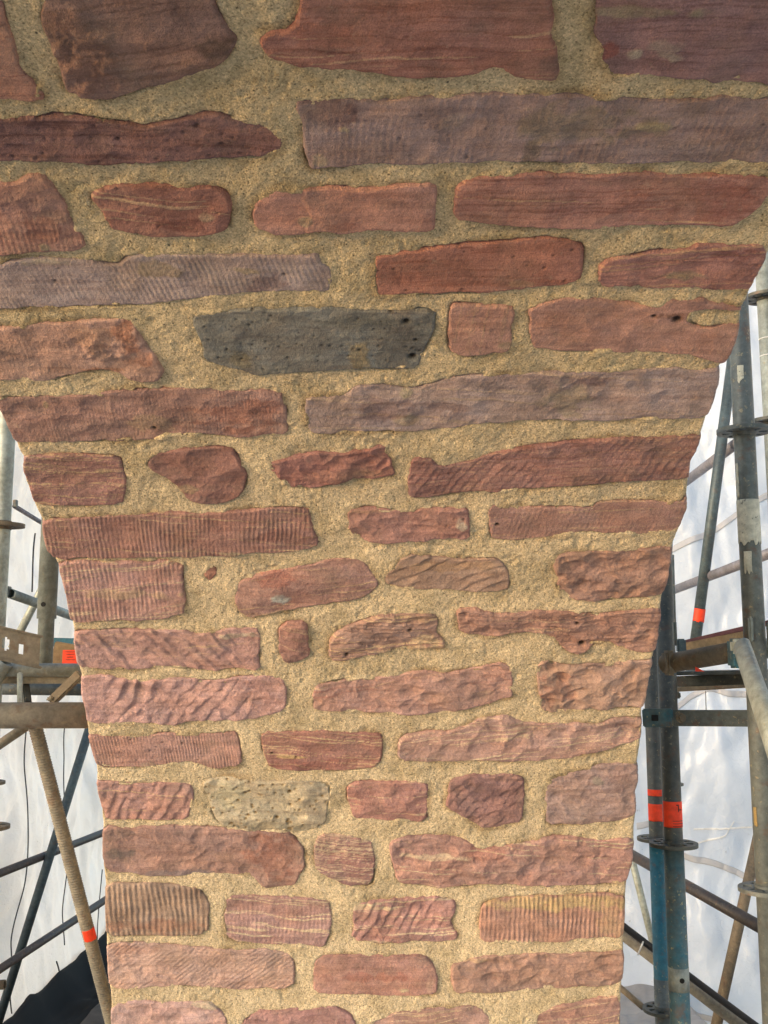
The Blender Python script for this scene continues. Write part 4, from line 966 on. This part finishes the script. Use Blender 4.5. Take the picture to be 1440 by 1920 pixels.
# ------------------------------------------------------------------ sheeting, ground
def sheet_mat(lo=(230, 228, 225), hi=(246, 246, 246)):
    m, n, l, b = new_mat('white_scaffold_sheeting')
    tc = N(n, 'ShaderNodeTexCoord').outputs['Object']
    c = ramp(n, l, noise(n, l, tc, 1.6, 5, .65), [(.3, lin4(lo)), (.7, lin4(hi))])
    c = mixc(n, l, math_(n, l, 'MULTIPLY', ramp(n, l, noise(n, l, tc, 38, 3, .6), [(.70, G(0)), (.74, G(1))]), .35), c, lin4((120, 110, 100)))
    dif = N(n, 'ShaderNodeBsdfDiffuse'); tr = N(n, 'ShaderNodeBsdfTranslucent'); gl = N(n, 'ShaderNodeBsdfGlossy')
    gl.inputs['Roughness'].default_value = .35
    l.new(c, dif.inputs[0]); l.new(c, tr.inputs[0])
    mx = N(n, 'ShaderNodeMixShader'); mx.inputs[0].default_value = .30
    l.new(dif.outputs[0], mx.inputs[1]); l.new(tr.outputs[0], mx.inputs[2])
    m2 = N(n, 'ShaderNodeMixShader'); m2.inputs[0].default_value = .04
    l.new(mx.outputs[0], m2.inputs[1]); l.new(gl.outputs[0], m2.inputs[2])
    bp = N(n, 'ShaderNodeBump'); bp.inputs['Strength'].default_value = .55; bp.inputs['Distance'].default_value = .012
    l.new(noise(n, l, tc, 25, 4, .6, 1.0), bp.inputs['Height'])
    l.new(bp.outputs[0], dif.inputs['Normal']); l.new(bp.outputs[0], tr.inputs['Normal'])
    l.new(m2.outputs[0], n['Material Output'].inputs[0])
    return m
M_SHEET = sheet_mat(); M_SHEET_R = sheet_mat((204, 211, 222), (224, 230, 240))  # right copy of the same fabric has cooler, dimmer light in its colour
M_SEAM = plain('grey_seam_tape', (176, 176, 180), .7, .08, 5)
def sheet_disp(y, z, seed):
    f = fbm(y * 1.1 + seed, z * .45, seed, 3) * .12
    pl = fbm(y * 5 + z * .8, z * .6 + seed, seed + 2, 3) * .085 + fbm(y * 3 - z * 2.4, y * .8 + z * 1.2, seed + 9, 3) * .05
    pl2 = ridged(y * 3.5 - z * 1.1, z * .9, seed + 4, 3) * .035
    pl3 = ridged(y * 2.2 + z * 2.6 + 5, z * 1.3 - y, seed + 6, 2) * .018
    sag = .05 * np.sin(z * 3.1 + seed) ** 2
    return (f + pl + pl2 + pl3 + sag) * (.25 + .75 * sstep(.0, .9, z))
def sheet(path, sgn, label, seed, mat=M_SHEET):
    """sheeting hung along a plan path of (x, y) points"""
    z0, z1 = .02, 5.2
    P = np.array(path, float)
    seg = np.r_[0, np.cumsum(np.hypot(*np.diff(P, axis=0).T))]
    n, nz = 560, 320
    def pos(Sv, Zv, off):
        def xy(q):
            # slight rounding of the corners
            w = [np.interp(q + e, seg, P[:, 0]) for e in (-.25, 0, .25)], [np.interp(q + e, seg, P[:, 1]) for e in (-.25, 0, .25)]
            return sum(w[0]) / 3, sum(w[1]) / 3
        x, y = xy(Sv); x2, y2 = xy(Sv + .02)
        tx, ty = x2 - x, y2 - y; L = np.hypot(tx, ty) + 1e-9
        dpl = sheet_disp(Sv, Zv, seed) + off
        return np.stack([x + sgn * ty / L * dpl, y - sgn * tx / L * dpl, Zv], -1)
    Sv, Zv = np.meshgrid(np.linspace(.3, seg[-1] - .3, n + 1), np.linspace(z0, z1, nz + 1))
    t = thing('protective_sheet', label, 'sheeting', (P[0][0], P[0][1], 0), 'white scaffold sheeting')
    me = cells_mesh('fabric', pos(Sv, Zv, 0), pos(Sv, Zv, .0012), np.ones((nz, n), bool), None)
    link('fabric', me, mat, t)
    return t, pos
shL, posL = sheet([(-1.96, 3.3), (-1.6, 12.5)], -1, 'white translucent sheeting hanging behind the scaffold left of the arch', 3)
shR, posR = sheet([(-.2, 6.03), (2.3, 5.22), (3.1, 4.4), (3.2, .2)], -1, 'white translucent sheeting hanging behind the scaffold right of the arch', 8, M_SHEET_R)
def seam(pos, pts, wd, parent, sgn, name='seam_band', mat=None):
    ys = np.array([q[0] for q in pts]); zs = np.array([q[1] for q in pts])
    tt = np.linspace(0, 1, 120); yy = np.interp(tt, np.linspace(0, 1, len(ys)), ys); zz = np.interp(tt, np.linspace(0, 1, len(zs)), zs)
    k = np.ones(15) / 15
    zz = np.convolve(np.pad(zz, 7, mode='edge'), k, 'valid')
    W = np.linspace(-wd / 2, wd / 2, 5)
    Yv = np.repeat(yy[None], 5, 0); Zv = zz[None] + W[:, None]
    T = pos(Yv, Zv, -.006); Bm = pos(Yv, Zv, -.004)
    link(name, cells_mesh(name, T, Bm, np.ones((4, 119), bool), None, back=True), mat or M_SEAM, parent)
def on_sheet(px, py, x0, slope):
    x, f, u = ray(px, py)
    t = (x0 - slope * 4.5) / (x - slope * f)
    return f * t, u * t + CAM_Z
def onR(px, py):
    x, f, u = ray(px, py)
    sl = -2.5 / .81                       # x = 2.3 + sl * (y - 5.26)
    t = (2.3 - sl * 5.26) / (x - sl * f)
    X_, Y_ = x * t, f * t
    return math.hypot(X_ + .2, Y_ - 6.07), u * t + CAM_Z
def onL(px, py): return on_sheet(px, py, -1.96, .04)
seam(posR, [onR(1245, 1038), onR(1285, 1020), onR(1325, 1004), onR(1375, 968), onR(1440, 925)], .036, shR, 1)
seam(posR, [onR(1260, 1330), onR(1290, 1306), onR(1325, 1288), onR(1360, 1300), onR(1405, 1302)], .034, shR, 1)
seam(posR, [onR(1190, 1548), onR(1220, 1543), onR(1245, 1590), onR(1285, 1608), onR(1330, 1616), onR(1370, 1634), onR(1400, 1650)], .034, shR, 1)
seam(posR, [onR(1285, 1885), onR(1305, 1900), onR(1340, 1908)], .03, shR, 1)
seam(posR, [onR(1296, 1553), onR(1350, 1553.5), onR(1406, 1553)], .010, shR, 1, 'crease_cord', M_WHITECORD)
seam(posR, [onR(1300, 1580), onR(1355, 1568), onR(1372, 1540)], .010, shR, 1, 'crease_cord', M_WHITECORD)

def cord(pts, rad, label, mat=M_CORD, dx=.05):
    """thin cord hanging just inside the sheeting"""
    P = [Vector(p) for p in pts]
    cu = bpy.data.curves.new('c', 'CURVE'); cu.dimensions = '3D'; cu.bevel_depth = rad; cu.bevel_resolution = 2
    sp = cu.splines.new('NURBS'); sp.points.add(len(P) - 1); sp.use_endpoint_u = True; sp.order_u = 4
    for q, v in enumerate(P): sp.points[q].co = (*v, 1)
    cu.resolution_u = 8
    ob = bpy.data.objects.new('tmp', cu); C.objects.link(ob)
    me = bpy.data.meshes.new_from_object(ob); bpy.data.objects.remove(ob)
    o = link('hanging_cord', me, mat)
    return tag(o, label, 'cord', 'cords hanging against the left sheeting')
def cl(px, py, d=.14):
    y, z = onL(px, py); x, f, u = ray(px, py); t = y / f * .975
    return Vector((x * t, f * t, u * t + CAM_Z))
cord([cl(*q) for q in ((50, 1362), (44, 1415), (46, 1450), (52, 1500), (53, 1560), (53, 1590), (49, 1655), (36, 1695), (24, 1740), (19, 1770), (24, 1800), (16, 1860), (22, 1900))], .0036, 'longest thin grey cord hanging down the left sheeting near the border')
cord([cl(*q) for q in ((122, 1355), (118, 1385), (122, 1420), (118, 1460), (121, 1500))], .0034, 'short thin cord right of the threaded prop, just under the girder')
cord([cl(*q) for q in ((125, 1640), (120, 1680), (114, 1712), (120, 1745), (121, 1772))], .0034, 'wavy thin cord hanging across the lower dark brown brace')
cord([cl(*q) for q in ((106, 1803), (112, 1820), (114, 1838))], .0045, 'tiny slanting cord low on the left sheeting')
cord([cl(*q) for q in ((66, 1000), (60, 1040), (62, 1080), (60, 1110))], .0045, 'thin cord high on the left sheeting above the deck plank')
cord([cl(*q) for q in ((192, 1630), (186, 1690), (180, 1760), (184, 1790), (190, 1775))], .0034, 'doubled cord hanging close against the arch foot on the left')
c0 = onR(1325, 1304)
o = link('hanging_cord', tube_mesh('c', at(1323, 1296, 5.2), at(1324, 1332, 5.2), .0022, seg=6), M_CORD)
tag(o, 'very thin vertical cord seen under the dark deck plank at right', 'cord')

# ground: boarded working floor reaching well past the sheeting
def grid_plane(name, x0, x1, y0, y1, z, n, amp, mat, seed):
    X, Y = np.meshgrid(np.linspace(x0, x1, n + 1), np.linspace(y0, y1, n + 1))
    Zv = z + fbm(X * .6, Y * .6, seed, 3) * amp
    T = np.stack([X, Y, Zv], -1); Bm = T - np.array([0, 0, .2])
    return cells_mesh(name, T, Bm, np.ones((n, n), bool), None)
o = link('ground', grid_plane('ground', -60, 60, -60, 60, -.004, 60, 0.0, M_GROUND, 1), M_GROUND); o['kind'] = 'structure'
def tarp(name, pts, hfun, mat, label, seed, n=80):
    """crumpled plastic lying on the floor: quad outline pts, height function"""
    a, b, c, d = [np.array(q, float) for q in pts]
    Uq, Vq = np.meshgrid(np.linspace(0, 1, n + 1), np.linspace(0, 1, n + 1))
    P = (a[None, None] * ((1 - Uq) * (1 - Vq))[..., None] + b[None, None] * (Uq * (1 - Vq))[..., None] + c[None, None] * (Uq * Vq)[..., None] + d[None, None] * ((1 - Uq) * Vq)[..., None])
    Z = hfun(Uq, Vq) + np.abs(fbm(P[..., 0] * 4, P[..., 1] * 4, seed, 4)) * .05 + ridged(P[..., 0] * 3, P[..., 1] * 3, seed + 1, 3) * .02 + .03
    T = np.stack([P[..., 0], P[..., 1], np.maximum(Z, .006)], -1); Bm = T - np.array([0, 0, .003])
    return tag(link(name, cells_mesh(name, T, Bm, np.ones((n, n), bool), None, back=True), mat), label, 'tarpaulin')
tarp('tarpaulin', [(-1.99, 3.6), (-1.5, 3.6), (-1.38, 9.0), (-1.78, 9.0)], lambda u, v: .13 * np.exp(-((u - .12) / .14) ** 2), M_TARP, 'black plastic tarpaulin bunched along the floor at the lower left', 61)
tarp('added_floor_cover', [(-1.56, 3.4), (-.5, 3.4), (-.5, 9.0), (-1.46, 9.0)], lambda u, v: .10 + 0 * u, M_FLOOR_COVER, 'dull dark brown cover added over the pale floor beside the black tarpaulin, lower left', 66)  # added to darken the floor here, which is kept pale for bounce light
tarp('tarpaulin', [(.9, 4.2), (1.5, 4.2), (1.5, 6.4), (.9, 6.4)], lambda u, v: .22 + .1 * np.sin(v * 9) * (1 - u), M_TARP2, 'grey plastic sheet crumpled on the floor at the arch foot, right', 71)
